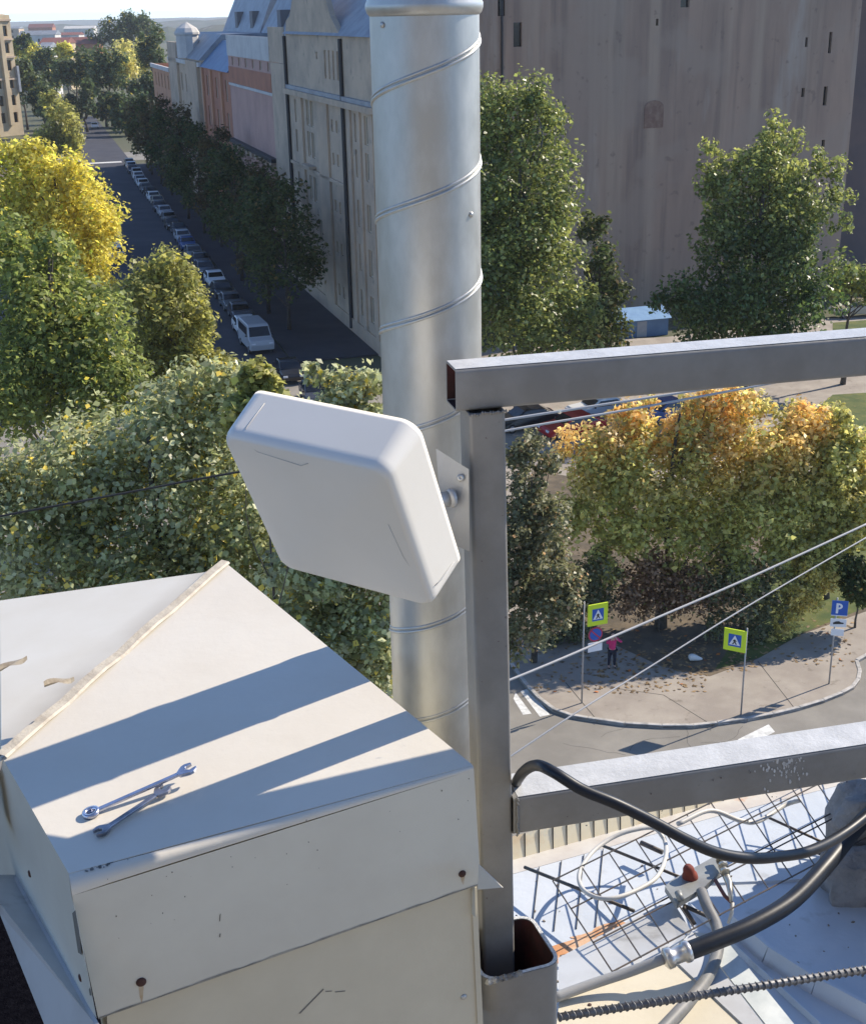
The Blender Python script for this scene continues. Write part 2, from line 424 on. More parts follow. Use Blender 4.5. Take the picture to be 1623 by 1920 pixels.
# right row of street trees, standing in the buildings' shade
row = [(7.5, 4.6, 12.2, 4.3), (15, 5.2, 12.6, 4.2), (22, 5.6, 12.4, 4.0), (32, 5.4, 13.2, 4.0), (43, 5.6, 12.6, 3.8), (54, 5.6, 13.5, 3.9), (66, 5.7, 12.5, 3.8), (79, 5.8, 13.0, 4.0),
       (93, 5.9, 14.0, 4.2), (107, 6.1, 12.8, 3.9), (122, 6.3, 13.6, 4.2), (138, 6.5, 13.0, 4.0), (152, 6.6, 12.0, 3.8)]
words = ['nearest the van', 'second from the van', 'third from the van', 'fourth from the van', 'fifth from the van', 'sixth from the van',
         'seventh from the van', 'eighth from the van', 'ninth from the van', 'tenth from the van', 'eleventh from the van', 'twelfth from the van', 'last before the crossing']
for i, (s, r, h, w) in enumerate(row):
    lb = []; rg = random.Random(40 + i)
    for q in range(11):
        a = rg.random() * 6.28; z = .32 + .62 * q / 10; e = w * .58 * math.sin(math.pi * min(max((z - .18) / .86, 0), 1)) ** .7
        c = S(s, r - .7) + V(math.cos(a) * e, math.sin(a) * e, h * z); lb.append((c, (w * .42, w * .42, w * .40)))
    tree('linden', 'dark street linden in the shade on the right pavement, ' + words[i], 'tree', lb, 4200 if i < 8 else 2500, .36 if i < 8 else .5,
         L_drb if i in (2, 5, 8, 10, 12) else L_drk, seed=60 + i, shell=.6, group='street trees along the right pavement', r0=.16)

# park trees before the blank wall
tree('poplar', 'tall broad poplar with sunlit right side, beside the metal flue', 'tree', px_lobes(
    [(930, 170, 50), (985, 170, 45), (1020, 180, 40), (1020, 240, 55), (950, 260, 75), (1045, 310, 58), (900, 330, 85), (970, 360, 90), (1055, 390, 50), (900, 450, 90), (1000, 470, 95), (1065, 470, 40),
     (920, 560, 95), (1020, 570, 95), (1085, 570, 48), (1095, 600, 40), (960, 640, 90), (1060, 640, 70), (870, 250, 70), (860, 400, 80), (860, 560, 90)], 84),
    44000, .30, L_whp, seed=21, shell=.6, r0=.4, bark='lightbark', droop=.8)
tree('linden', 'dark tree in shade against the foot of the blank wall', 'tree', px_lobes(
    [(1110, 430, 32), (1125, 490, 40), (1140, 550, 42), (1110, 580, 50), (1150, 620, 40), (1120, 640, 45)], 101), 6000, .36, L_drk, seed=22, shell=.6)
tree('birch', 'ragged green tree with upright shoots before the blank wall', 'tree', px_lobes(
    [(1455, 230, 24), (1440, 270, 34), (1475, 265, 34), (1330, 275, 20), (1335, 320, 32), (1400, 320, 50), (1470, 330, 60), (1530, 300, 26), (1575, 315, 24), (1570, 370, 34), (1350, 390, 50), (1430, 410, 75),
     (1510, 410, 65), (1320, 350, 24), (1340, 450, 50), (1420, 500, 80), (1510, 500, 75), (1575, 420, 25), (1300, 560, 60), (1250, 575, 32), (1380, 590, 75), (1480, 580, 75), (1540, 560, 50), (1330, 620, 60), (1450, 640, 60)], 86),
    36000, .29, L_whp, seed=23, shell=.62, r0=.3, tintf=top_tint(.3, 1.0, .9), up=.3)
tree('bush', 'rounded green bush beside the ragged tree at the right edge', 'bush', px_lobes(
    [(1580, 520, 32), (1620, 530, 36), (1650, 540, 40), (1560, 545, 26)], 92), 3500, .28, L_whp, seed=24, shell=.6, bark='bark')
tree('willow', 'large autumn tree with orange tips and leaning trunk before the crossing', 'tree', px_lobes(
    [(1170, 790, 42), (1130, 850, 60), (1215, 830, 55), (1200, 790, 26), (1280, 850, 60), (1330, 790, 55), (1390, 770, 52), (1340, 750, 30), (1370, 860, 70), (1430, 830, 60), (1130, 930, 65), (1210, 920, 70), (1300, 930, 70),
     (1390, 950, 70), (1450, 930, 50), (1170, 1000, 60), (1250, 1000, 55), (1350, 1020, 60), (1410, 1040, 50), (1090, 880, 50), (1080, 950, 50), (1060, 830, 36), (1130, 1060, 46), (1290, 1045, 40), (1390, 1090, 42), (1450, 1000, 60), (1450, 880, 60), (1050, 1000, 40), (1185, 762, 18), (1212, 748, 16), (1262, 790, 22), (1300, 752, 18), (1330, 733, 15), (1372, 736, 18), (1405, 742, 16), (1150, 775, 16), (1440, 775, 22)], 57),
    36000, .235, L_mix, seed=25, shell=.7, r0=.24, base=G(1238, 1175, .12), tintf=lambda p, z, l, r: np.clip((z - .42) / .42, 0, 1) * np.where(l > .42, 1.15, .25) + .18 * (l - .5) + .25 * (r - .5))
tree('willow', 'yellow green autumn tree at the right edge above the parking sign', 'tree', px_lobes(
    [(1500, 790, 45), (1560, 800, 50), (1480, 860, 60), (1550, 880, 65), (1610, 860, 50), (1500, 950, 60), (1580, 960, 60), (1470, 1020, 45), (1540, 1040, 50), (1620, 1000, 50), (1650, 900, 60), (1480, 1090, 35), (1530, 1110, 35)], 57.5),
    32000, .235, L_mix, seed=26, shell=.75, r0=.2, base=G(1545, 1120, .12), tintf=lambda p, z, l, r: np.clip((z - .5) / .5, 0, 1) * np.where(l > .55, .9, .15) + .25 * (l - .4) + .25 * (r - .5))
tree('ash', 'slender grey green tree right behind the railing post', 'tree', px_lobes(
    [(975, 850, 38), (985, 920, 45), (1030, 870, 28), (1010, 980, 55), (970, 1020, 55), (1030, 1060, 60), (980, 1110, 55), (1010, 1170, 60), (960, 1200, 50), (1050, 1130, 45), (920, 1000, 60), (930, 1120, 60), (1050, 980, 45), (1065, 1090, 40), (1000, 830, 30)], 50),
    20000, .19, L_bsh, seed=27, shell=.8, r0=.12, base=G(1000, 1240, .12))
for (px, lab, col, sd) in (([(1190, 1090, 46), (1240, 1100, 48), (1290, 1095, 46), (1230, 1060, 40), (1330, 1120, 42), (1165, 1130, 38), (1270, 1140, 36), (1210, 1140, 32)], 'rust brown bush under the leaning autumn trunk', L_rus, 31),
                           ([(1350, 1110, 52), (1400, 1130, 46), (1370, 1070, 48), (1410, 1190, 34), (1340, 1175, 34), (1440, 1090, 46), (1450, 1150, 36)], 'dark green bush beside the middle crossing sign', L_bsh, 32),
                           ([(1090, 1100, 48), (1130, 1065, 46), (1060, 1150, 40), (1080, 1185, 34), (1120, 1130, 40), (1030, 1190, 36)], 'grey leaved bush behind the crossing sign beside the person', L_bsh, 33),
                           ([(1500, 1120, 36), (1480, 1165, 30), (1530, 1085, 40), (1455, 1200, 24)], 'yellow green bush at the lawn edge left of the parking sign', L_mix, 35),
                           ([(1595, 1080, 40), (1640, 1090, 40), (1610, 1110, 36)], 'dark bush at the right edge behind the parking sign', L_drk, 34)):
    lb = px_lobes(px, 57.0, .6)
    tree('bush', lab, 'bush', lb, 6500, .17, col, seed=sd, shell=.8, r0=.05, tintf=(lambda p, z, l, r: .3 * l + .25 * r))

# ------------------------------------------------------------------ buildings
MT['stone'] = mat('grey_render', (.56, .43, .305), .9, col2=(.41, .32, .235), scale=.35, bump=.15, bscale=8, col3=(.2, .18, .16), scale3=.8)
MT['stone2'] = mat('beige_render', (.56, .42, .29), .9, col2=(.43, .33, .24), scale=.35, bump=.15, bscale=8)
MT['pink'] = mat('pink_render', (.52, .32, .26), .9, col2=(.44, .27, .22), scale=.3)
MT['brick'] = mat('red_brown_render', (.46, .20, .115), .9, col2=(.36, .155, .095), scale=.4)
MT['orange'] = mat('orange_render', (.58, .30, .17), .9, col2=(.48, .25, .15), scale=.3)
MT['white'] = mat('white_render', (.6, .58, .54), .85, col2=(.5, .48, .45), scale=.5)
MT['cream'] = mat('cream_render', (.52, .42, .27), .9, col2=(.42, .33, .22), scale=.3)
MT['firewall'] = mat('old_firewall_brick', (.37, .265, .195), .95, col2=(.265, .195, .15), scale=.33, stretch=(1, 1, .16), col3=(.40, .35, .29), scale3=.22, lo=.36, hi=.62, lo3=.55, hi3=.7, bump=.4, bscale=6)
MT['slate'] = mat('grey_roof_metal', (.30, .32, .34), .55, metal=.2, col2=(.22, .23, .25), scale=.6)
MT['blueroof'] = mat('blue_roof_metal', (.06, .13, .24), .45, col2=(.09, .18, .3), scale=.6)
MT['redroof'] = mat('red_roof', (.22, .085, .07), .8, col2=(.17, .075, .065), scale=.1)
MT['darkglass'] = mat('window_glass', (.012, .013, .016), .12, spec=.6)
MT['frame'] = mat('window_frame', (.72, .62, .46), .7)
MT['darkmetal'] = mat('dark_metal', (.03, .03, .032), .6)
MT['greyframe'] = mat('grey_window_frame', (.16, .15, .15), .7)

_n = MT['firewall'].node_tree; _b = _n.nodes['Principled BSDF']; _src = _b.inputs['Base Color'].links[0].from_socket; _tc = _n.nodes.new('ShaderNodeTexCoord')
for st_, sc_, lo_, hi_, cl_ in (((1, 1, .03), .55, .50, .62, (.43, .335, .245)), ((1, 1, .05), .9, .54, .68, (.155, .12, .10)), ((1, 1, 1), .16, .52, .60, (.34, .265, .205)), ((1, 1, 1), 1.1, .63, .70, (.19, .14, .11))):
    _m = _n.nodes.new('ShaderNodeMapping'); _m.inputs['Scale'].default_value = st_; _n.links.new(_tc.outputs['Object'], _m.inputs[0])
    _z = _n.nodes.new('ShaderNodeTexNoise'); _z.inputs['Scale'].default_value = sc_; _z.inputs['Detail'].default_value = 7; _n.links.new(_m.outputs[0], _z.inputs['Vector'])
    _r = _n.nodes.new('ShaderNodeMapRange'); _r.inputs[1].default_value = lo_; _r.inputs[2].default_value = hi_; _r.inputs[4].default_value = .55; _n.links.new(_z.outputs[0], _r.inputs[0])
    _x = _n.nodes.new('ShaderNodeMix'); _x.data_type = 'RGBA'; _x.inputs[7].default_value = (*cl_, 1); _n.links.new(_r.outputs[0], _x.inputs[0]); _n.links.new(_src, _x.inputs[6]); _src = _x.outputs[2]
_n.links.new(_src, _b.inputs['Base Color'])
def wall_open(mb, org, U, W, nrm, u0, u1, w0, w1, rects, dep=.25):
    us = sorted({u0, u1, *[r[0] for r in rects], *[r[1] for r in rects]}); ws = sorted({w0, w1, *[r[2] for r in rects], *[r[3] for r in rects]})
    P = lambda u, w, d=0.: org + U * u + W * w - nrm * d
    for i in range(len(us) - 1):
        for j in range(len(ws) - 1):
            cu, cw = (us[i] + us[i + 1]) / 2, (ws[j] + ws[j + 1]) / 2
            if any(r[0] < cu < r[1] and r[2] < cw < r[3] for r in rects): continue
            mb.quad(P(us[i], ws[j]), P(us[i + 1], ws[j]), P(us[i + 1], ws[j + 1]), P(us[i], ws[j + 1]))
    for a, b, c, d in rects:
        for (p, q) in (((a, c), (b, c)), ((b, c), (b, d)), ((b, d), (a, d)), ((a, d), (a, c))):
            mb.quad(P(*p), P(*q), P(*q, dep), P(*p, dep))

def windows(root, org, U, W, nrm, rects, dep=.25, fm='frame', bars=True):
    for a, b, c, d in rects:
        P = lambda u, w, k=0.: org + U * u + W * w - nrm * k
        fb = MB(); t = .07
        for (x0, x1, y0, y1) in ((a, a + t, c, d), (b - t, b, c, d), (a + t, b - t, c, c + t), (a + t, b - t, d - t, d)) + \
                (((((a + b) / 2 - t / 2, (a + b) / 2 + t / 2, c + t, d - t)),) if bars and b - a > .7 else ()):
            fb.box(P(x0, y0, dep), U * (x1 - x0), W * (y1 - y0), nrm * .08)
        o = fb.build('window', MT[fm], root)
        MB().quad(P(a, c, dep - .004), P(b, c, dep - .004), P(b, d, dep - .004), P(a, d, dep - .004)).build('pane', MT['darkglass'], o)

NS = -SR                                     # outward side of the houses on the right pavement
def house(name, label, s0, s1, z1, mt, rects, r=9.5, depth=14, roof=None, z0=-.1, fm='frame', roofmat='slate', dep=.28):
    root = empty(name, S((s0 + s1) / 2, r + depth / 2, 0), label, 'building')
    mb = MB(); org = S(0, r, 0)
    wall_open(mb, org, SE, ZU, NS, s0, s1, z0, z1, rects, dep)
    q = lambda s, rr, z: S(s, rr, z)
    mb.quad(q(s0, r, z0), q(s0, r + depth, z0), q(s0, r + depth, z1), q(s0, r, z1))
    mb.quad(q(s1, r, z0), q(s1, r + depth, z0), q(s1, r + depth, z1), q(s1, r, z1))
    mb.quad(q(s0, r + depth, z0), q(s1, r + depth, z0), q(s1, r + depth, z1), q(s0, r + depth, z1))
    mb.build('wall', MT[mt], root)
    if roof is not None:
        rb = MB(); a = 1.2
        lo = [q(s0, r - .3, z1), q(s1, r - .3, z1), q(s1, r + depth, z1), q(s0, r + depth, z1)]
        hi = [q(s0, r + a + 2, z1 + roof), q(s1, r + a + 2, z1 + roof), q(s1, r + depth - 2, z1 + roof), q(s0, r + depth - 2, z1 + roof)]
        rb.quad(*lo); rb.quad(*hi)
        for i in range(4): rb.quad(lo[i], lo[(i + 1) % 4], hi[(i + 1) % 4], hi[i])
        rb.build('roof', MT[roofmat], root)
    windows(root, org, SE, ZU, NS, rects, dep * .8, fm)
    return root
def band(root, name, s0, s1, z0, z1, out, mt, r=9.5):
    return MB().box(S(s0, r, z0), SE * (s1 - s0), NS * out, ZU * (z1 - z0)).build(name, MT[mt], root, bevel=.03)

# near house: gabled bay between two drain pipes
rc = []
for z in (2.2, 6.0, 9.6, 13.6, 16.4):
    rc += [(17.2, 18.4, z, z + 2.3), (19.0, 20.2, z, z + 2.3)] if z in (9.6, 13.6, 16.4, 2.2) else [(15.6, 16.8, z, z + 2.2)]
    rc += [(7.5, 8.3, z + .2, z + 1.2), (9.2, 10, z + .2, z + 1.2), (24.3, 25.6, z, z + 2.1)]
    rc += [(-2.6, -1.5, z, z + 2.2), (.6, 1.7, z, z + 2.2)]
rc += [(6.2 + k * 1.55, 6.9 + k * 1.55, 20.9, 23.2) for k in range(4)] + [(14.2, 14.8, 22.4, 23.0)]
h1 = house('apartment_house', 'soot grey gabled house with four attic slits next to the metal flue', -5.2, 28.2, 24.4, 'stone', rc, roof=3.2, depth=8.2)
gb = MB()
gp = [(5.2, 24.4), (27.8, 24.4), (27.2, 25.6), (25.4, 26.0), (23.6, 27.6), (20.6, 28.6), (16, 29.6), (11, 28.4), (8.5, 26.0), (6.5, 25.0)]
gb.prism([S(s, 9.45, z) for s, z in gp], SR * .5); gb.build('gable', MT['stone'], h1, bevel=.04)
band(h1, 'cornice', -5.3, 28.2, 18.9, 19.4, .55, 'stone'); band(h1, 'cornice', -5.3, 28.2, 19.4, 19.75, .3, 'slate')
band(h1, 'cornice', 5.2, 28.2, 12.3, 12.6, .22, 'stone'); band(h1, 'plinth', -5.2, 28.2, 0, 1.3, .15, 'stone2')
for a, b in ((10.8, 14.6), (21.4, 23.6)): band(h1, 'pilaster', a, b, 1.3, 18.9, .22, 'stone2')
for a in (-4.6, -.6, 2.6): band(h1, 'pilaster', a, a + .9, 1.3, 18.9, .18, 'stone')
for s in (4.8, 28.0):
    MB().tube([S(s, 9.32, .4), S(s, 9.32, 24.2)], .17, 8).build('drain_pipe', MT['darkmetal'], h1)
for a, b in ((16.9, 20.5),): band(h1, 'balcony_slab', a, b, 12.7, 12.95, .7, 'stone')
# pink house
rc = [(34.5 + k * 1.0 * 4.7 + 3, 34.5 + k * 4.7 + 4.3, 20.6, 21.5) for k in range(6)] + [(29.6, 30.8, z, z + 2.1) for z in (3, 7, 11, 15)] + [(32.6, 33.8, z, z + 2.1) for z in (3, 7, 11, 15)]
rc += [(37 + k * 4.5, 38.6 + k * 4.5, z, z + 2.3) for k in range(6) for z in (2.5, 7.2)]
h2 = house('apartment_house', 'pink walled house with white attic band and row of dark square windows', 28.4, 65, 21.6, 'pink', rc)
band(h2, 'attic', 37, 65, 21.62, 24.0, .12, 'white'); band(h2, 'bay', 28.6, 35.6, 0, 21.6, .25, 'stone'); band(h2, 'belt', 36, 65, 18.2, 18.5, .15, 'white')
band(h2, 'brick_band', 37, 65, 18.52, 20.4, .06, 'brick'); band(h2, 'parapet', 28.6, 37, 21.62, 25.0, .1, 'stone')
band(h2, 'cornice', 36, 65, 11.5, 11.9, .7, 'darkmetal')
for k in range(9): band(h2, 'corbel', 37 + k * 3, 38.2 + k * 3, 10.9, 11.5, .6, 'stone')
# brown house with blue mansard
rc = [(67.5 + k * 4.2, 69 + k * 4.2, z, z + 2.6) for k in range(5) for z in (3, 7.5, 12, 16)]
h3 = house('apartment_house', 'red brown house under a steep blue metal roof', 65.2, 90, 19.6, 'brick', rc, roof=3.4, roofmat='blueroof')
for s in (71, 80, 88): band(h3, 'pilaster', s, s + .9, 1, 19.4, .3, 'orange')
# grey house with turret
rc = [(96 + k * 5.5, 97.8 + k * 5.5, z, z + 2.6) for k in range(6) for z in (3, 7.5, 11.2, 15.4)]
h4 = house('apartment_house', 'grey beige house with paired windows and small white turret', 90.2, 128, 20.4, 'stone2', rc, roof=3.4)
band(h4, 'bay', 92, 104, 3, 20.2, .5, 'stone2'); band(h4, 'cornice', 90.2, 128, 19.5, 20.1, .4, 'white'); band(h4, 'bay', 116, 127, 3, 22.5, .4, 'stone')
tb = MB(); tb.lathe(S(106, 9.9, 20.4), ZU, [(1.7, 0), (1.7, 3.2), (1.9, 3.3), (1.9, 3.6), (1.5, 4.2), (.2, 5.0)], 10); tb.build('turret', MT['white'], h4)
rc = [(132 + k * 5, 133.6 + k * 5, z, z + 2.3) for k in range(5) for z in (3, 7, 11, 14.6)]
h5 = house('apartment_house', 'orange rendered house, last on the right before the crossing', 128.2, 158, 18.2, 'orange', rc)
band(h5, 'cornice', 128.2, 158, 17.6, 18.3, .4, 'white')
# tall grey roofs standing behind the street fronts
h6 = empty('mansard_house', S(85, 30), 'grey mansard roofed block with chimney pipes rising behind the pink house', 'building')
MB().box(S(30, 23.6, 0), SE * 103, SR * 11, ZU * 23).build('wall', MT['stone'], h6)
rb = MB()
for a, b, z in ((30, 66, 31.5), (66, 97, 30.2), (97, 133, 32.0)):
    lo = [S(a, 19, 23), S(b - .3, 19, 23), S(b - .3, 35, 23), S(a, 35, 23)]; hi = [S(a + 1.5, 23, z), S(b - 2, 23, z), S(b - 2, 31, z), S(a + 1.5, 31, z)]
    rb.quad(*hi)
    for i in range(4): rb.quad(lo[i], lo[(i + 1) % 4], hi[(i + 1) % 4], hi[i])
rb.build('roof', MT['slate'], h6)
for k in range(6):
    MB().tube([S(40 + k * 3.4, 18.9, 22.0), S(40 + k * 3.4, 18.9, 29.8)], .34, 8).build('chimney_pipe', MT['white'], h6)
for s in (72, 82, 104, 118): MB().box(S(s, 19.6, 24.2), SE * 2.4, SR * 3, ZU * 2.6).build('dormer', MT['greyframe'], h6)

# blank firewall across the end of the park
fw = empty('apartment_block', S(2, 40), 'huge windowless brown side wall of an apartment block', 'building')
org = S(2.0, 0, 0)
def wpx(px, py):
    p = PL(px, py, org, SE) - org; return p @ SR, p[2]
wr = []
for x0, y0, x1, y1 in ((962, 42, 978, 88), (933, -5, 946, 30), (1508, 70, 1514, 88), (1551, 60, 1560, 100), (1501, 165, 1508, 182), (1541, 162, 1551, 198), (1538, 262, 1546, 285), (1229, 35, 1234, 48), (1275, -4, 1292, 14)):
    a, b = wpx(x0, y1), wpx(x1, y0); wr.append((a[0], b[0], a[1], b[1]))
mb = MB(); wall_open(mb, org, SR, ZU, -SE, 17.9, 56.0, -.1, 34, wr, .35)
mb.quad(S(2, 17.9, 0), S(34, 17.9, 0), S(34, 17.9, 34), S(2, 17.9, 34)); mb.quad(S(2, 56, 0), S(34, 56, 0), S(34, 56, 34), S(2, 56, 34)); mb.quad(S(2, 17.9, 34), S(2, 56, 34), S(34, 56, 34), S(34, 17.9, 34))
mb.build('wall', MT['firewall'], fw)
for w in wr:
    f = MB(); P = lambda u, z, k=0.: org + SR * u + ZU * z + SE * k
    f.box(P(w[0], w[2], .3), SR * (w[1] - w[0]), ZU * (w[3] - w[2]), SE * .05); f.build('window', MT['darkglass'], fw)
a = wpx(1225, 215)
pts = [(-.9, -1.1), (.9, -1.1), (.9, .6)] + [(.9 * math.cos(t), .6 + .6 * math.sin(t)) for t in np.linspace(.3, 2.84, 7)] + [(-.9, .6)]
MB().prism([org + SR * (a[0] + u) + ZU * (a[1] + w) for u, w in pts], -SE * .05).build('bricked_arch', mat('patch_brick', (.20, .125, .095), .95, col2=(.27, .19, .14), scale=2), fw)
q = wpx(940, 100); MB().tube([org + SR * q[0] - SE * .1 + ZU * 3, org + SR * q[0] - SE * .1 + ZU * 32], .1, 6).build('drain_pipe', MT['darkmetal'], fw)
for px, wd, mt in ((1010, 1.2, 0), (1272, .9, 1), (1345, 1.6, 0), (1430, .9, 1)): pass
fw2 = empty('apartment_block', S(10, 66), 'darker set back block at the right edge beyond the blank wall', 'building')
MB().box(S(6, 56.05, -.1), SE * 20, SR * 30, ZU * 33).build('wall', mat('dark_brick', (.16, .12, .11), .95, col2=(.12, .1, .1), scale=.3), fw2)

# sunlit house at the crossing, cut by the left edge
pc = G(46, 252); hu = unit(V(-.57, -.82, 0)); hn = V(.82, -.57, 0)
hl = empty('apartment_house', pc + hu * 12, 'sunlit cream house at the left edge down the street', 'building')
rc = [(1.2 + k * 3.6, 2.5 + k * 3.6, z, z + 2.4) for k in range(10) for z in (3, 7, 11, 15, 19, 22.8)]
mb = MB(); wall_open(mb, pc, hu, ZU, hn, 0, 40, -.1, 27.5, rc, .4)
bk = -hn * 14
mb.quad(pc, pc + bk, pc + bk + ZU * 27.5, pc + ZU * 27.5); mb.quad(pc + hu * 40, pc + hu * 40 + bk, pc + hu * 40 + bk + ZU * 27.5, pc + hu * 40 + ZU * 27.5); mb.quad(pc + ZU * 27.5, pc + hu * 40 + ZU * 27.5, pc + hu * 40 + bk + ZU * 29, pc + bk + ZU * 29)
mb.build('wall', MT['cream'], hl)
for a, b, z, m_ in ((3.0, 2.2, 23, 'cream'), (10.2, 2.2, 26, 'cream'), (17.4, 2.2, 23, 'brick'), (24.6, 2.2, 26, 'cream')): MB().box(pc + hu * a + ZU * 2.5, hu * b * .55, hn * .8, ZU * z).build('bay', MT[m_], hl, bevel=.05)
for z in (12.9, 17.9, 21.9, 26.2): MB().box(pc + ZU * z, hu * 40, hn * .45, ZU * .4).build('cornice', MT['stone2'], hl)
MB().box(pc + hn * .1 - hu * .3 + ZU * 10, hu * .7, hn * .7, ZU * 6).build('corner_bay', MT['slate'], hl, bevel=.05)
pb = MB()
for a, b, c, d in rc: pb.quad(*[pc + hu * u + ZU * w - hn * .36 for u, w in ((a, c), (b, c), (b, d), (a, d))])
tag(pb.build('window', MT['darkglass'], hl), kind='stuff')

# blue shed and lot at the foot of the firewall
c0 = G(1205, 632)
sh = empty('shed', c0, 'low blue sheet metal shed at the foot of the blank wall', 'shed')
mb = MB(); u = SR; w = SE
base = c0 - u * 2.3
mb.box(base, u * 4.6, w * 3, ZU * 1.5); mb.build('wall', MT['blueroof'], sh)
MB().prism([base - u * .2 - w * .25 + ZU * 1.5, base - u * .2 + w * 3.2 + ZU * 1.5, base - u * .2 + w * 1.5 + ZU * 2.3], u * 5).build('roof', mat('pale_blue_sheet', (.16, .3, .5), .5, col2=(.2, .36, .55), scale=2), sh)
MB().box(base + u * 1.7 - w * .03, u * .9, w * .03, ZU * 1.35).build('door', MT['slate'], sh)

# ------------------------------------------------------------------ far town, trees and hills
hz = random.Random(5)
far_l = [('dark green park tree beyond the crossing, left of the street end', 40, 130, 34), ('bushy dark park tree beyond the crossing, beside the cream house', 75, 120, 36), ('broad green park tree straight above the street end', 105, 118, 34),
         ('dark park tree over the end of the street', 135, 125, 36), ('rounded park tree right of the street end', 165, 115, 36), ('tall green park tree near the grey house corner', 195, 110, 38), ('brownish green park tree by the orange house', 225, 105, 40),
         ('rusty crowned park tree beside the orange house roof', 255, 95, 42), ('dark pointed tree behind the orange house', 285, 88, 36), ('low dark tree right beside the end of the road', 200, 190, 26), ('dark shaded tree right of the crossing', 235, 180, 36), ('deep green tree above the last parked cars', 262, 200, 36),
         ('dark tree touching the orange house wall', 275, 150, 34), ('shaded tree behind the round olive tree', 70, 180, 30), ('dark tree in the middle of the park', 150, 180, 28)]
for i, (lab, px, py, rp) in enumerate(far_l):
    dep = 330 + (i * 37) % 90 if py < 150 else 300 + (i * 13) % 40
    lb = []
    for k in range(8):
        lb.append((px + hz.uniform(-rp, rp) * .75, py + hz.uniform(-rp, rp) * .8 + k * 3, rp * hz.uniform(.4, .62)))
    tree('park_tree', lab, 'tree', px_lobes(lb, dep, .8), 2600, .95, L_far if i not in (6, 7) else L_mix, seed=200 + i, shell=.6, r0=.3, group='park trees beyond the crossing',
         tintf=None if i not in (6, 7) else (lambda p, z, l, r: .25 * l + .1 * r))
tree('tree_clump', 'big hazy tree clump on the skyline left of the grey roofs', 'tree', px_lobes([(205, 52, 22), (235, 42, 22), (270, 48, 24), (250, 65, 28), (215, 72, 26), (290, 62, 20), (180, 72, 18), (240, 32, 14), (278, 36, 12)], 560, .8), 5000, 1.2, L_far, seed=240, shell=.6, r0=.6)
for i, (px, py, rp, lab) in enumerate(((20, 92, 16, 'small orange tree near the cream house on the skyline'), (60, 100, 18, 'yellow tree in front of the red roofs'), (120, 96, 16, 'golden tree beside the red roofs'), (45, 78, 14, 'small green tree before the distant white houses'))):
    tree('park_tree', lab, 'tree', px_lobes([(px, py, rp), (px + 10, py + 4, rp * .7), (px - 11, py + 3, rp * .7), (px + 3, py - 8, rp * .6)], 430, .6), 1200, 1.1, L_yel if i != 3 else L_far, seed=250 + i, shell=.6, r0=.3)
def far_house(label, px0, px1, py_base, py_eave, py_ridge, dep, wm, rm):
    a, b = D(px0, py_base, dep), D(px1, py_base, dep); e_, r_ = D(px0, py_eave, dep)[2], D(px0, py_ridge, dep)[2]
    u = b - a; u[2] = 0; w = V(-u[1], u[0], 0) / np.linalg.norm(u) * 14
    z0 = 0.
    a = V(a[0], a[1], z0); root = empty('town_house', a + u / 2, label, 'building')
    rects = []; L = np.linalg.norm(u); U = u / L; n = -w / 14
    for k in range(max(2, int(L / 5))): 
        for z in np.arange(2, e_ - 2.5, 4): rects.append((1.5 + k * 5 if 1.5 + k * 5 < L - 2 else L - 2.9, min(2.9 + k * 5, L - 1.0), z, z + 2))
    rects = [r for r in rects if r[1] < L - .5]
    rects = list(dict.fromkeys(rects))
    mb = MB(); wall_open(mb, a, U, ZU, n, 0, L, 0, e_, rects, .3)
    mb.quad(a, a + w, a + w + ZU * e_, a + ZU * e_); mb.quad(a + u, a + u + w, a + u + w + ZU * e_, a + u + ZU * e_); mb.build('wall', MT[wm], root)
    MB().prism([a + ZU * e_ - w * .03 - U * .4, a + w * 1.03 + ZU * e_ - U * .4, a + w * .5 + ZU * r_ - U * .4], u + U * .8).build('roof', MT[rm], root)
    g = MB()
    for r in rects: g.quad(*[a + U * p + ZU * q - n * .25 for p, q in ((r[0], r[2]), (r[1], r[2]), (r[1], r[3]), (r[0], r[3]))])
    tag(g.build('window', MT['darkglass'], root), kind='stuff')
for args in (('long red roofed house on the skyline beyond the park', 78, 128, 110, 82, 71, 520, 'cream', 'redroof'), ('dark red roofed house beside the hazy tree clump', 126, 182, 112, 83, 70, 560, 'brick', 'redroof'),
             ('small white gabled house between the yellow trees', 74, 92, 105, 90, 80, 480, 'white', 'slate'), ('long white block on the far skyline', 38, 106, 90, 66, 58, 800, 'white', 'slate'),
             ('pale block beside the long white one, far off', 106, 150, 84, 66, 61, 820, 'white', 'redroof'), ('long pale roofed hall in the haze', 122, 178, 75, 54, 49, 1200, 'white', 'white'),
             ('grey block in the haze at the left edge', 8, 38, 76, 54, 50, 1000, 'stone', 'slate'), ('reddish block far away in the haze', 55, 100, 68, 52, 45, 1400, 'brick', 'redroof')):
    far_house(*args)
def ridge(name, dist, hts, a0, a1, mt):
    mb = MB(); n = len(hts); top = []; bot = []; bk = []
    for i, h in enumerate(hts):
        a = a0 + (a1 - a0) * i / (n - 1); d = V(math.sin(a), math.cos(a), 0)
        bot.append(d * dist * .93 + ZU * -.2); top.append(d * dist + ZU * h); bk.append(d * dist * 1.15 + ZU * -.2)
    for i in range(n - 1): mb.quad(bot[i], bot[i + 1], top[i + 1], top[i]); mb.quad(top[i], top[i + 1], bk[i + 1], bk[i])
    tag(mb.build(name, MT[mt], smooth=False), kind='structure')
MT['hill'] = mat('wooded_hill', (.05, .07, .045), .95, col2=(.10, .10, .08), scale=.02, detail=8, col3=(.3, .28, .26), scale3=.03, lo3=.62, hi3=.68)
rh = random.Random(9)
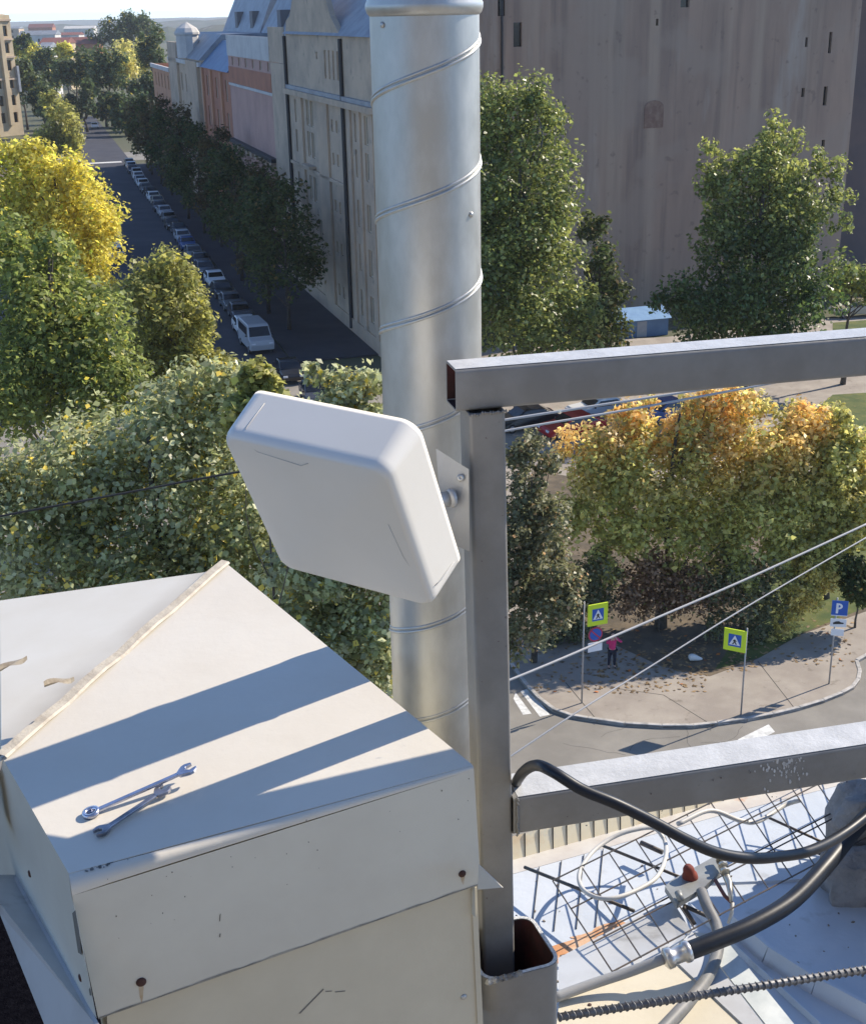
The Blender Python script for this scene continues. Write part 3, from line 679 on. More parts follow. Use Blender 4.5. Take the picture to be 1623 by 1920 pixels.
ridge('hills', 1700, [14 + rh.uniform(-5, 5) for _ in range(90)], math.radians(-40), math.radians(40), 'hill')
ridge('hills', 3200, [24 + 8 * math.sin(i * .13) + rh.uniform(-3, 3) for i in range(120)], math.radians(-42), math.radians(42), 'hill')
ridge('hills', 6500, [38 + 12 * math.sin(i * .09 + 1) + rh.uniform(-2, 2) for i in range(120)], math.radians(-42), math.radians(42), 'hill')

# ------------------------------------------------------------------ cars
MT['tyre'] = mat('tyre', (.02, .02, .02), .8); MT['rim'] = mat('rim', (.4, .4, .42), .35, metal=.8)
MT['lamp'] = mat('headlight_glass', (.7, .7, .72), .15); MT['tail'] = mat('tail_light', (.3, .01, .01), .3)
def paint(n, c): return mat(n, c, .25, spec=.6)
PAINT = {k: paint(k + '_car_paint', c) for k, c in dict(white=(.75, .75, .74), silver=(.42, .43, .45), black=(.02, .02, .022), grey=(.14, .145, .15), red=(.45, .02, .02), blue=(.04, .09, .25), beige=(.4, .35, .26), dark=(.05, .055, .07)).items()}
def car_proto(van=False):
    L, W_, Hh = (5.2, 2.0, 2.25) if van else (4.3, 1.76, 1.46)
    root = empty('parked_van' if van else 'parked_car', (0, 0, 0), 'car', 'van' if van else 'car')
    if van: prof = [(-2.6, .35), (2.5, .35), (2.6, .8), (2.45, 1.15), (1.75, 1.3), (1.25, 2.15), (.9, 2.25), (-2.45, 2.25), (-2.6, 2.0)]
    else: prof = [(-2.1, .3), (2.1, .3), (2.15, .65), (1.95, .82), (1.0, .95), (.35, 1.38), (-.1, 1.46), (-1.0, 1.42), (-1.75, 1.0), (-2.1, .92), (-2.15, .6)]
    def half(z): return W_ / 2 * (1.0 if z < (1.2 if van else .9) else 1 - .16 * (z - (1.2 if van else .9)) / .55 * (.45 if van else 1))
    mb = MB(); n = len(prof)
    vs = [V(-half(z), y, z) for y, z in prof] + [V(half(z), y, z) for y, z in prof]
    mb.add(vs, [list(range(n)), [n + i for i in range(n)][::-1]] + [[i, (i + 1) % n, n + (i + 1) % n, n + i][::-1] for i in range(n)])
    mb.build('body', PAINT['white'], root, bevel=.06, seg=3)
    if van:
        gl = [((1.72, 1.36), (1.3, 2.08)), None]; sd = [(1.2, 1.4), (.95, 2.0), (-2.3, 2.0), (-2.3, 1.4)]; rear = ((-2.6, 1.3), (-2.58, 1.95))
    else:
        gl = [((.95, .99), (.38, 1.37)), None]; sd = [(.78, .99), (.25, 1.35), (-.95, 1.36), (-1.5, 1.02)]; rear = ((-1.7, 1.05), (-1.06, 1.39))
    for nm, (a, b) in (('windscreen', gl[0]), ('rear_window', rear)):
        nrm = V(0, (b[1] - a[1]), -(b[0] - a[0])); nrm = unit(nrm if nm == 'windscreen' else nrm * (-1 if nrm[1] > 0 else 1)); k = .012
        MB().quad(V(-half(a[1]) * .88, a[0], a[1]) + nrm * k, V(half(a[1]) * .88, a[0], a[1]) + nrm * k, V(half(b[1]) * .9, b[0], b[1]) + nrm * k, V(-half(b[1]) * .9, b[0], b[1]) + nrm * k).build(nm, MT['darkglass'], root)
    for sx in (-1, 1):
        MB().quad(*[V(sx * (half(z) + .012), y, z) for y, z in sd]).build('side_window', MT['darkglass'], root)
        MB().cbox(V(sx * W_ * .36, L / 2 - .02 if not van else 2.53, .68 if not van else .9), V(.34, 0, 0), V(0, .08, 0), V(0, 0, .15)).build('headlight', MT['lamp'], root, bevel=.02)
        MB().cbox(V(sx * W_ * .4, -L / 2 + .02, .8 if not van else 1.1), V(.22, 0, 0), V(0, .06, 0), V(0, 0, .16 if not van else .5)).build('tail_light', MT['tail'], root)
        MB().cbox(V(sx * (W_ / 2 + .08), .75 if not van else 1.35, 1.0 if not van else 1.4), V(.16, 0, 0), V(0, .08, 0), V(0, 0, .12)).build('mirror', MT['darkmetal'], root, bevel=.02)
        for y in (1.32, -1.3) if not van else (1.65, -1.6):
            w = MB().lathe(V(sx * (W_ / 2 - .2), y, .31), V(sx, 0, 0), [(.2, 0), (.31, .01), (.32, .06), (.32, .18), (.3, .215), (.2, .22)], 18).build('wheel', MT['tyre'], root, smooth=True)
            MB().lathe(V(sx * (W_ / 2 - .2), y, .31), V(sx, 0, 0), [(.2, .19), (.19, .225), (.05, .235), (0, .235)], 14).build('rim', MT['rim'], w)
    return root
def paint_tree(o, key):
    for c in [x for x in COL.objects if x.parent == o and x.name.startswith('body')]:
        c.material_slots[0].link = 'OBJECT'; c.material_slots[0].material = PAINT[key]
van = car_proto(True); car = car_proto(False)
index_kids(van); index_kids(car)
first = {'van': van, 'car': car}; used = set()
def place(kind, x, y, rot, key, label, group=None, z=0.014):
    if kind in used: o = copy_tree(PROTO[kind])
    else: o = first[kind]; used.add(kind)
    o.location = (float(x), float(y), z); o.rotation_euler = (0, 0, rot); o['label'] = label
    if group: o['group'] = group
    elif 'group' in o: del o['group']
    paint_tree(o, key)
    return o
PROTO = {'van': van, 'car': car}
rz = math.pi - SA * 1.0                                    # facing the camera along the street
rz_c = -SA + math.pi
GR = 'cars parked along the right kerb'
p = S(2.2, .45); place('van', p[0], p[1], rz_c + .04, 'silver', 'pale grey van parked at the near end of the row by the olive tree', GR)
p = S(8.2, .55); place('car', p[0], p[1], rz_c, 'white', 'white car parked right behind the grey van', GR)
p = S(-8.5, 1.1); place('car', p[0], p[1], rz_c - .02, 'black', 'black car in deep shade in front of the van', GR)
p = S(-15.5, 1.6); place('car', p[0], p[1], rz_c - .05, 'dark', 'dark car with pale windscreen just above the antenna', GR)
cols = ['dark', 'grey', 'black', 'white', 'dark', 'black', 'grey', 'blue', 'silver', 'dark', 'black', 'grey', 'silver', 'dark', 'beige', 'white', 'black', 'grey', 'white', 'silver', 'white', 'silver', 'dark', 'white', 'beige']
ordw = ['third', 'fourth', 'fifth', 'sixth', 'seventh', 'eighth', 'ninth', 'tenth', 'eleventh', 'twelfth', 'thirteenth', 'fourteenth', 'fifteenth', 'sixteenth', 'seventeenth', 'eighteenth', 'nineteenth', 'twentieth',
        'twenty first', 'twenty second', 'twenty third', 'twenty fourth', 'twenty fifth', 'twenty sixth', 'twenty seventh']
for i, c in enumerate(cols):
    s = 13.8 + i * 5.9 + rh.uniform(-.55, .55); p = S(s, .75 + 2.6 * s / 165 + rh.uniform(-.2, .2))
    place('car', p[0], p[1], rz_c + rh.uniform(-.02, .02), c, f'{c if c != "dark" else "dark grey"} car, {ordw[i]} behind the van in the shaded row along the right kerb', GR)
p = S(255, 3.2); place('car', p[0], p[1], rz_c, 'white', 'white car far down the street beyond the crossing')
p = S(52, -7.2); place('car', p[0], p[1], rz_c + math.pi, 'silver', 'silver car on the left kerb just past the yellow maple')
p = S(60, -6.8); place('car', p[0], p[1], rz_c + math.pi, 'white', 'white car half behind the yellow maple on the left kerb')
for px, py, k, rot, lab in ((1072, 815, 'red', 1.95, 'red car in the lot under the top rail'), (1122, 782, 'white', 1.9, 'white car beside the red one in the lot'), (1180, 800, 'blue', 2.0, 'blue car behind orange leaves in the lot'), (1245, 788, 'blue', 2.0, 'second blue car behind the orange tree tips, near the brown roof of leaves'),
                            (985, 802, 'black', 1.9, 'black car in shadow beside the red one'), (1600, 592, 'beige', 1.7, 'beige car by the lawn at the right edge')):
    g = G(px, py, .13); place('car', g[0], g[1], rot, k, lab, z=.132)

# ------------------------------------------------------------------ signs, person, bag
MT['pole'] = mat('galvanised_pole', (.38, .38, .38), .5, metal=.4, col2=(.3, .3, .3), scale=8)
MT['signyellow'] = mat('sign_fluorescent', (.62, .78, .03), .5); MT['signblue'] = mat('sign_blue', (.015, .10, .42), .4); MT['signwhite'] = mat('sign_white', (.78, .78, .78), .4)
MT['signred'] = mat('sign_red', (.45, .03, .08), .4); MT['signblack'] = mat('sign_black', (.015, .015, .015), .5); MT['signback'] = mat('sign_grey', (.3, .3, .31), .5, metal=.3)
def plate(root, c, rt, up, w, h, nrm, mt, name='sign_plate', th=.02):
    return MB().cbox(c, rt * w, up * h, nrm * th).build(name, MT[mt], root, bevel=.006)
def flat(parent, name, pts2, c, rt, up, nrm, mt, k):
    return MB().prism([c + rt * a + up * b + nrm * k for a, b in pts2], nrm * .004).build(name, MT[mt], parent)
WALKER = [(-.05, -.02), (-.16, -.19), (-.09, -.21), (.0, -.07), (.07, -.2), (.14, -.19), (.05, 0), (.04, .04), (.11, .0), (.13, .03), (.05, .1), (.03, .14), (-.03, .14), (-.09, .08), (-.12, -.0), (-.09, -.01), (-.06, .05)]
def crossing(root, c, rt, nrm, s=.86, th=.06):
    up = ZU
    p = plate(root, c, rt, up, s, s * 1.06, nrm, 'signyellow', th=th); k = th / 2 + .001
    b = flat(p, 'blue_field', [(-.29 * s, -.3 * s), (.29 * s, -.3 * s), (.29 * s, .3 * s), (-.29 * s, .3 * s)], c, rt, up, nrm, 'signblue', k)
    flat(p, 'white_triangle', [(-.25 * s, -.22 * s), (.25 * s, -.22 * s), (0, .26 * s)], c, rt, up, nrm, 'signwhite', k + .006)
    flat(p, 'walking_figure', [(a * s * .72, (q - .02) * s * .72 - .03 * s) for a, q in WALKER], c, rt, up, nrm, 'signblack', k + .012)
def yawdir(deg): a = math.radians(deg); return V(math.cos(a), math.sin(a), 0), V(math.sin(a), -math.cos(a), 0)   # plate's right, plate's front

b = G(1090, 1318, .118); sg = empty('crossing_sign', b, 'yellow edged crossing sign with round and white plates below, left of the person', 'sign')
MB().tube([b, b + ZU * 4.45], .035, 10).build('post', MT['pole'], sg, smooth=True)
rt, nn = yawdir(20); c = b + ZU * 3.82 + rt * .58 + nn * .04; crossing(sg, c, rt, nn)
c2 = b + ZU * 2.98 + rt * .5 + nn * .05
rp = MB().lathe(c2, nn, [(0, 0), (.31, 0), (.31, .02), (0, .02)], 28).build('round_plate', MT['signred'], sg)
MB().lathe(c2 + nn * .021, nn, [(0, 0), (.25, 0), (.25, .005), (0, .005)], 28).build('blue_disc', MT['signblue'], rp)
for sx in (1,):
    dd = unit(rt * sx - ZU); pp = np.cross(dd, nn); MB().cbox(c2 + nn * .031, dd * .5, pp * .055, nn * .004).build('red_bar', MT['signred'], rp)
c3 = b + ZU * 2.43 + rt * .5 + nn * .05; plate(sg, c3, rt, ZU, .62, .4, nn, 'signwhite', 'white_plate')
b = G(1388, 1340, .118); sg = empty('crossing_sign', b, 'yellow edged crossing sign alone on its post, near the road edge', 'sign')
MB().tube([b, b + ZU * 3.75], .033, 10).build('post', MT['pole'], sg, smooth=True)
rt, nn = yawdir(-28); crossing(sg, b + ZU * 3.17 - rt * .42 + nn * .045, rt, nn)
b = G(1553, 1282, .118); sg = empty('parking_sign', b, 'blue parking sign with white P and white plate below at the right edge', 'sign')
MB().tube([b, b + ZU * 3.85], .033, 10).build('post', MT['pole'], sg, smooth=True)
rt, nn = yawdir(-12); c = b + ZU * 3.42 + rt * .12 + nn * .045; p = plate(sg, c, rt, ZU, .62, .66, nn, 'signblue')
flat(p, 'white_border', [(-.31, -.33), (.31, -.33), (.31, -.30), (-.31, -.30)], c, rt, ZU, nn, 'signwhite', .011)
flat(p, 'letter_p', [(-.14, -.22), (-.05, -.22), (-.05, .22), (-.14, .22)], c, rt, ZU, nn, 'signwhite', .012)
ps = [(-.05 + .16 * math.cos(t), .09 + .13 * math.sin(t)) for t in np.linspace(-1.57, 1.57, 11)]; pi = [(-.05 + .075 * math.cos(t), .09 + .055 * math.sin(t)) for t in np.linspace(1.57, -1.57, 11)]
flat(p, 'letter_p', ps + pi, c, rt, ZU, nn, 'signwhite', .012)
c = b + ZU * 2.78 + rt * .12 + nn * .045; p = plate(sg, c, rt, ZU, .62, .36, nn, 'signwhite', 'white_plate')
flat(p, 'car_symbol', [(-.2, -.07), (.2, -.03), (.21, .02), (.08, .04), (.02, .08), (-.1, .06), (-.2, .0)], c, rt, ZU, nn, 'signblack', .012)
c = b + ZU * 2.36 + rt * .12 + nn * .045; plate(sg, c, rt, ZU, .5, .3, nn, 'signwhite', 'white_plate')

def skin(name, chain, mt, parent, sub=2):
    """chain: dict name -> (pos, radius, parent name); one continuous surface"""
    names = list(chain); me = bpy.data.meshes.new(name); off = origin(parent)
    me.from_pydata([tuple(np.asarray(chain[k][0]) - off) for k in names], [(names.index(chain[k][2]), names.index(k)) for k in names if chain[k][2]], [])
    o = bpy.data.objects.new(name, me); COL.objects.link(o); o.parent = parent; me.materials.append(mt)
    o.modifiers.new('skin', 'SKIN'); ld = me.skin_vertices[0].data
    for i, k in enumerate(names):
        r_ = chain[k][1]; ld[i].radius = r_ if np.ndim(r_) else (r_, r_); ld[i].use_root = chain[k][2] is None
    s = o.modifiers.new('sub', 'SUBSURF'); s.levels = sub; s.render_levels = sub
    return o
b = G(1146, 1252, .12); pr = empty('person', b, 'person in a pink jacket and dark trousers with both hands raised to the face', 'person')
a1 = math.radians(160); fx, fy = V(math.cos(a1), math.sin(a1), 0), V(-math.sin(a1), math.cos(a1), 0)   # fx: own left, fy: facing... camera side
fx, fy = V(1, .15, 0), V(.15, -1, 0)
Bp = lambda x, y, z, b=b: b + fx * x + fy * y + ZU * z
SKN = mat('skin', (.5, .3, .22), .6); PNK = mat('pink_jacket', (.62, .035, .17), .8, col2=(.48, .03, .13), scale=9); TRO = mat('dark_trousers', (.015, .017, .03), .9); HAIR = mat('dark_hair', (.03, .02, .015), .7); SHOE = mat('dark_shoes', (.02, .02, .02), .6)
body = dict(pel=(Bp(0, 0, .86), .12, None), spine=(Bp(0, 0, 1.08), .12, 'pel'), chest=(Bp(0, 0, 1.28), (.15, .11), 'spine'), neck=(Bp(0, .01, 1.43), .055, 'chest'), head=(Bp(0, .03, 1.53), (.08, .09), 'neck'), crown=(Bp(0, .03, 1.63), (.07, .085), 'head'))
for sx, n in ((1, 'l'), (-1, 'r')):
    body['sh' + n] = (Bp(sx * .17, 0, 1.36), .055, 'chest'); body['el' + n] = (Bp(sx * (.36 if sx > 0 else .27), .12, 1.22), .042, 'sh' + n); body['wr' + n] = (Bp(sx * .12, .24, 1.42), .03, 'el' + n)
    body['pa' + n] = (Bp(sx * .07, .22, 1.5), .032, 'wr' + n)
    for q in range(4): body[f'f{n}{q}'] = (Bp(sx * (.05 + .012 * q), .16 - .012 * q, 1.555 + .012 * (1.5 - abs(q - 1.5))), .009, 'pa' + n)
    body['th' + n] = (Bp(sx * .03, .21, 1.5), .011, 'pa' + n)
    body['hip' + n] = (Bp(sx * .09, 0, .8), .085, 'pel'); body['kn' + n] = (Bp(sx * .11, .03 * sx, .46), .06, 'hip' + n); body['an' + n] = (Bp(sx * .12, -.02, .09), .042, 'kn' + n); body['toe' + n] = (Bp(sx * .13, .12, .04), .035, 'an' + n)
skin('body', body, SKN, pr)
jk = {k: (v[0], tuple(x * 1.25 for x in (v[1] if np.ndim(v[1]) else (v[1], v[1]))), v[2]) for k, v in body.items() if k[:2] in ('sp', 'ch', 'sh', 'el', 'wr', 'pe')}
jk['pel'] = (Bp(0, 0, .8), (.17, .13), None); skin('jacket', jk, PNK, pr)
tr_ = {k: (v[0], (v[1] if not np.ndim(v[1]) else v[1][0]) * 1.22, v[2]) for k, v in body.items() if k[:2] in ('pe', 'hi', 'kn', 'an')}; skin('trousers', tr_, TRO, pr)
hr = dict(a=(Bp(0, .01, 1.66), .075, None), b=(Bp(0, -.04, 1.6), .085, 'a'), c=(Bp(0, -.06, 1.48), .06, 'b')); skin('hair', hr, HAIR, pr)
for sx in (1, -1): skin('shoe', dict(a=(Bp(sx * .12, -.04, .05), .045, None), b=(Bp(sx * .13, .13, .04), .04, 'a')), SHOE, pr)
MB().cbox(Bp(0, .125, 1.55), fx * .02, fy * .03, ZU * .035).build('nose', SKN, pr, bevel=.008)
b = G(1298, 1240, .12)
bg = skin('bag', dict(a=(b + V(-.2, 0, .16), .16, None), c=(b + V(0, .05, .2), .18, 'a'), d=(b + V(.25, .05, .1), .1, 'c'), e=(b + V(.42, .1, .06), .05, 'd')), mat('white_plastic', (.62, .62, .6), .5), empty('bag', b, 'white bag lying on the ground by the dark bushes', 'bag'))

# leaf litter
lit = np.random.default_rng(3); mb = MB()
for px0, px1, py0, py1, n in ((1080, 1330, 1215, 1300, 260), (1000, 1200, 1180, 1300, 120), (1240, 1420, 1190, 1260, 200), (1420, 1600, 1160, 1250, 90)):
    for k in range(n):
        p = G(lit.uniform(px0, px1), lit.uniform(py0, py1), .13); a = lit.uniform(0, 6.28); s = lit.uniform(.06, .14)
        t = V(math.cos(a), math.sin(a), lit.uniform(-.2, .2)) * s; n_ = V(-math.sin(a), math.cos(a), lit.uniform(-.2, .2)) * s * .6
        mb.quad(p - t, p + n_, p + t + ZU * .02, p - n_)
tag(mb.build('fallen_leaves', leaf_mat('dry_leaf', (.3, .2, .1), (.45, .34, .2), (.35, .12, .03), .2, .7)), kind='stuff')

# ------------------------------------------------------------------ overhead wires
MT['wire'] = mat('grey_wire', (.42, .41, .40), .55); MT['blackwire'] = mat('black_wire', (.02, .02, .02), .6)
def wire(label, pts, rad, mt, n=10):
    o = MB().tube(spline([D(*p) for p in pts], n), rad, 8).build('overhead_wire', MT[mt], smooth=True); tag(o, label, 'wire')
wire('upper of two pale wires crossing in front of the autumn trees', [(700, 1372, 9.0), (965, 1271, 9.6), (1180, 1180, 10.2), (1400, 1085, 10.8), (1640, 975, 11.5)], .0095, 'wire')
wire('lower pale wire sagging across the pavement toward the right edge', [(880, 1470, 9.2), (1066, 1345, 9.6), (1199, 1262, 10), (1400, 1137, 10.6), (1640, 998, 11.4)], .0062, 'wire')
wire('black cable in front of the silvery poplar at the left', [(-120, 993, 13), (0, 968, 13.2), (215, 928, 13.5), (430, 888, 13.8), (800, 826, 14.2)], .0125, 'blackwire')
wire('upper of two thin grey wires just under the top rail', [(800, 812, 20), (960, 785, 20.5), (1200, 748, 21), (1480, 705, 21.6), (1700, 672, 22)], .022, 'wire')
wire('lower of two thin grey wires just under the top rail', [(800, 836, 20), (990, 800, 20.4), (1200, 764, 21), (1480, 712, 21.6), (1700, 670, 22.2)], .02, 'wire')

# ------------------------------------------------------------------ railing
PAINTG = mat('grey_rail_paint', (.20, .192, .178), .4, metal=.0, col2=(.24, .232, .215), scale=14, bump=.06, bscale=60, spec=.5, rvar=.07)
RUSTIN = mat('rusty_inside', (.035, .014, .012), .9, col2=(.08, .02, .02), scale=20)
WELD = mat('weld_bead', (.5, .5, .48), .5, col2=(.12, .12, .12), scale=60, bump=1.0, bscale=90)
UA = math.radians(77.0); U = V(math.sin(UA), math.cos(UA), 0); NF = V(U[1], -U[0], 0)      # rail direction and its front
def sqtube(name, o, ax, a, b, wall, mt, parent, rad=.006):
    """hollow square tube from o along ax; a, b are its two cross edges from the corner o"""
    A, B = np.linalg.norm(a), np.linalg.norm(b); ua, ub = a / A, b / B
    def ring(ins):
        pts = []; r_ = max(rad - ins, .0015)
        for cx, cy, t0 in ((A - ins - r_, B - ins - r_, 0), (ins + r_, B - ins - r_, 1), (ins + r_, ins + r_, 2), (A - ins - r_, ins + r_, 3)):
            for k in range(6):
                t = (t0 + k / 5) * math.pi / 2; pts.append(o + ua * (cx + r_ * math.cos(t)) + ub * (cy + r_ * math.sin(t)))
        return pts
    ro, ri = ring(0), ring(wall); n = len(ro); mb = MB()
    vs = ro + ri + [p + ax for p in ro] + [p + ax for p in ri]; fs = []
    for k in range(n):
        j = (k + 1) % n
        fs += [[k, j, 2 * n + j, 2 * n + k], [n + j, n + k, 3 * n + k, 3 * n + j], [j, k, n + k, n + j], [2 * n + k, 2 * n + j, 3 * n + j, 3 * n + k]]
    mb.add(vs, fs); ob = mb.build(name, mt, parent, smooth=True)
    for p in ob.data.polygons: p.use_smooth = True
    e = ob.modifiers.new('es', 'EDGE_SPLIT'); e.split_angle = math.radians(50)
    return ob
T0 = D(854, 694, 1.785); M0 = D(971, 1497, 2.0)
pb = D(942, 1838, 2.06)
rl = empty('railing', V(pb[0], pb[1], 24.2), 'grey painted steel railing of square tubes, open at its left end', 'railing')
tw = .060
sqtube('top_rail', T0 - ZU * tw + U * 0, U * 2.6, ZU * tw, -NF * .056, .0028, PAINTG, rl)
sqtube('middle_rail', M0 - ZU * .066 - U * .007 - NF * .0006, U * 2.4, ZU * .066, -NF * .072, .0028, PAINTG, rl)
PALE = mat('weathered_paint_and_glare', (.46, .465, .46), .42, col2=(.56, .565, .56), scale=22, bump=.15, bscale=120, spec=.5, col3=(.5, .5, .48), scale3=60, lo3=.6, hi3=.7)  # speckled pale coat: painted glare on the rail tops, also the splashes
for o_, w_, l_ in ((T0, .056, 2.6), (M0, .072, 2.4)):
    MB().box(o_ - NF * .0035 + ZU * .0003 + U * .0005, U * (l_ - .001), -NF * (w_ - .007), ZU * .0003).build('weathered_glare_top', PALE, rl)  # pale strip paints sun glare, with some wear, onto the rail top
li = MB(); q = T0 - NF * .0031 - ZU * .0031 + U * .0006; wi, hi_ = .056 - .0062, tw - .0062
for a, b in ((V(0, 0, 0), -NF * wi), (-NF * wi, -NF * wi - ZU * hi_), (-NF * wi - ZU * hi_, -ZU * hi_), (-ZU * hi_, V(0, 0, 0))):
    li.quad(q + a, q + b, q + b + U * .3, q + a + U * .3)
li.quad(q + U * .3, q + U * .3 - NF * wi, q + U * .3 - NF * wi - ZU * hi_, q + U * .3 - ZU * hi_)
li.build('rusty_lining', RUSTIN, rl)
# post leans a little, as in the photo
pt_l, pt_r = D(879, 778, 1.80), D(950.5, 776, 1.80)
pb_l, pb_r = D(907.5, 1838, 2.10), D(973, 1832, 2.10)
wpost = np.linalg.norm(pt_r - pt_l)
zt = T0[2] - tw - .001
axis = pb_l - pt_l; axis = axis * ((zt - 24.2) / -axis[2] * -1 if False else 1)
o0 = pt_l + axis * ((zt - pt_l[2]) / axis[2]); o1 = pt_l + axis * ((24.55 - pt_l[2]) / axis[2])
sqtube('post', o1, o0 - o1, U * wpost, -NF * .056, .0028, PAINTG, rl)
wb = MB(); rw = random.Random(3)
for k in range(15):
    q = o0 + U * (wpost * k / 14) + NF * .001; wb.lathe(q + ZU * rw.uniform(-.002, .001), U, [(0, -.002), (rw.uniform(.0018, .0036), 0), (0, .0025)], 8)
wb.build('weld_seam', PAINTG, rl, smooth=True)
sp = random.Random(12); mb = MB()
for k in range(70):
    x = 1468 + sp.gauss(0, 14) + (12 if k % 3 else -22); y = 1424 + abs(sp.gauss(0, 24)) - (x - 1468) * .14; r_ = sp.uniform(.4, 2.6)
    mb.quad(*[PL(x + r_ * math.cos(t) * sp.uniform(.6, 1.3), y + r_ * sp.uniform(1, 2.2) * math.sin(t), M0, NF) + NF * .0004 for t in np.linspace(0, 5.2, 6)])
mb.build('paint_splash', PALE, rl)
mb = MB()
for k in range(60):
    f = k % 2; x, y = (sp.uniform(885, 960), sp.uniform(790, 1750)) if f else (sp.uniform(980, 1620), None)
    if f: c = PL(x + (y - 790) * .022, y, o1, NF); pl_ = o1
    else: c = PL(x, 1500 - (x - 971) * .1414 + sp.uniform(3, 70), M0, NF); pl_ = M0
    r_ = sp.uniform(.0004, .0016); mb.quad(*[c + (U * math.cos(t) + ZU * math.sin(t)) * r_ * sp.uniform(.6, 1.5) + NF * .0004 for t in np.linspace(0, 5.2, 6)])
mb.build('chipped_spots', mat('chip_brown', (.09, .06, .05), .8, col2=(.3, .3, .29), scale=400), rl)
wb = MB()
for k in range(20):
    q = M0 + U * .0 - ZU * .066 * k / 19 + NF * .0008; wb.lathe(q - U * sp.uniform(.0, .002), ZU, [(0, -.003), (sp.uniform(.0018, .003), 0), (0, .003)], 8)
wb.build('weld_seam', PAINTG, rl, smooth=True)
# socket the post stands in
zs = 24.2
def srect(inset=0):
    c = [G(908, 1844, 24.62), G(1055, 1806, 24.62)]; e1 = c[1] - c[0]; L1 = np.linalg.norm(e1); e1 = e1 / L1; e2 = V(-e1[1], e1[0], 0)
    return c[0], e1, e2, L1
sc0, e1, e2, L1 = srect()
so = empty('post_socket', sc0 + e1 * L1 / 2 + e2 * L1 / 2 - ZU * .45, 'thick walled grey steel socket holding the foot of the railing post', 'socket')
sqtube('tube', sc0 - ZU * .45, ZU * .45, e1 * L1, e2 * L1 * .98, .0065, PAINTG, so, rad=.026)
rim = MB(); rr_ = .026
def sockring(ins, z):
    out = []; A = L1; B = L1 * .98; r_ = rr_ - ins
    for cx, cy, t0 in ((A - rr_, B - rr_, 0), (rr_, B - rr_, 1), (rr_, rr_, 2), (A - rr_, rr_, 3)):
        for k in range(6): t = (t0 + k / 5) * math.pi / 2; out.append(sc0 + e1 * (cx + r_ * math.cos(t)) + e2 * (cy + r_ * math.sin(t)) + ZU * z)
    return out
a_, b_ = sockring(0.0003, .0012), sockring(.0062, .0012)
for k in range(len(a_)): rim.quad(a_[k], a_[(k + 1) % 24], b_[(k + 1) % 24], b_[k])
rim.build('cut_rim', mat('cut_steel', (.62, .62, .60), .45, metal=.3, col2=(.4, .4, .4), scale=120, bump=.5), so)
ri = sockring(.0068, -.0005); ib = MB()
ri2 = [p - ZU * .3 for p in ri]
for k in range(24): ib.quad(ri[k], ri[(k + 1) % 24], ri2[(k + 1) % 24], ri2[k])
ib.build('rusty_lining', RUSTIN, so)
wb = MB()
for k in range(26):
    q = G(915 + 62 * k / 25 + rw.uniform(-1, 1), 1843 - 17 * k / 25, 24.622); wb.lathe(q, ZU, [(0, -.003), (rw.uniform(.003, .006), 0), (rw.uniform(.002, .004), rw.uniform(.002, .006)), (0, .008)], 7)
wb.build('weld_seam', WELD, so, smooth=True)

# ------------------------------------------------------------------ flue
ZINC = mat('galvanised_sheet', (.47, .465, .435), .47, metal=.72, col2=(.57, .565, .53), scale=22, bump=.06, bscale=4, stretch=(1, 1, .5), col3=(.38, .375, .35), scale3=5, lo3=.6, hi3=.8, rvar=.05)
fc = D(807, 600, 1.994); FR = .0773
def FZ(px, py): return PL(px, py, fc, V(0, 1, 0))[2]
fl = empty('flue', V(fc[0], fc[1], 23.2), 'round galvanised spiral seam flue pipe rising behind the railing post', 'flue')
mb = MB(); mb.lathe(V(fc[0], fc[1], 23.2), ZU, [(FR, z) for z in np.linspace(0, 3.6, 24)], 96); po = mb.build('pipe', ZINC, fl, smooth=True)
ztop = FZ(800, 12)
pitch = .1677; hs_ = []
def front_angle(): return math.atan2(-fc[1], -fc[0])
z_ref = FZ(703, 195)      # the seam meets the left outline here
aL = math.pi                       # left outline, seen from the camera
for k in range(0, 96 * 20):
    t = k / 96.; a = aL + 2 * math.pi * t; z = z_ref - 12 * pitch + pitch * t
    if 23.25 < z < ztop - .03: hs_.append(V(fc[0] + (FR + .0002) * math.cos(a), fc[1] + (FR + .0002) * math.sin(a), z))
MB().tube(hs_, .0026, 8).build('spiral_seam', ZINC, fl, smooth=True)
MB().tube([p + ZU * .0062 - (p - V(fc[0], fc[1], p[2])) * .012 for p in hs_], .0024, 8).build('spiral_seam', ZINC, fl, smooth=True)
col = MB(); col.lathe(V(fc[0], fc[1], ztop), ZU, [(FR, -.012), (FR + .0035, -.008), (FR + .0055, -.002), (FR + .0055, .004), (FR + .003, .009), (FR + .003, .6)], 96); col.build('collar', ZINC, fl, smooth=True)
for px, py in ((716, 47), (884, 408)):
    q = PL(px, py, V(fc[0], fc[1] - FR, 0), V(0, 1, 0)); dxy = V(q[0] - fc[0], 0, 0); dxy[1] = -math.sqrt(max(FR ** 2 - dxy[0] ** 2, 1e-5)); nrm = unit(dxy)
    MB().lathe(V(fc[0], fc[1], q[2]) + dxy, nrm, [(.0042, 0), (.0042, .0015), (.002, .003), (0, .003)], 12).build('screw', ZINC, fl, smooth=True)

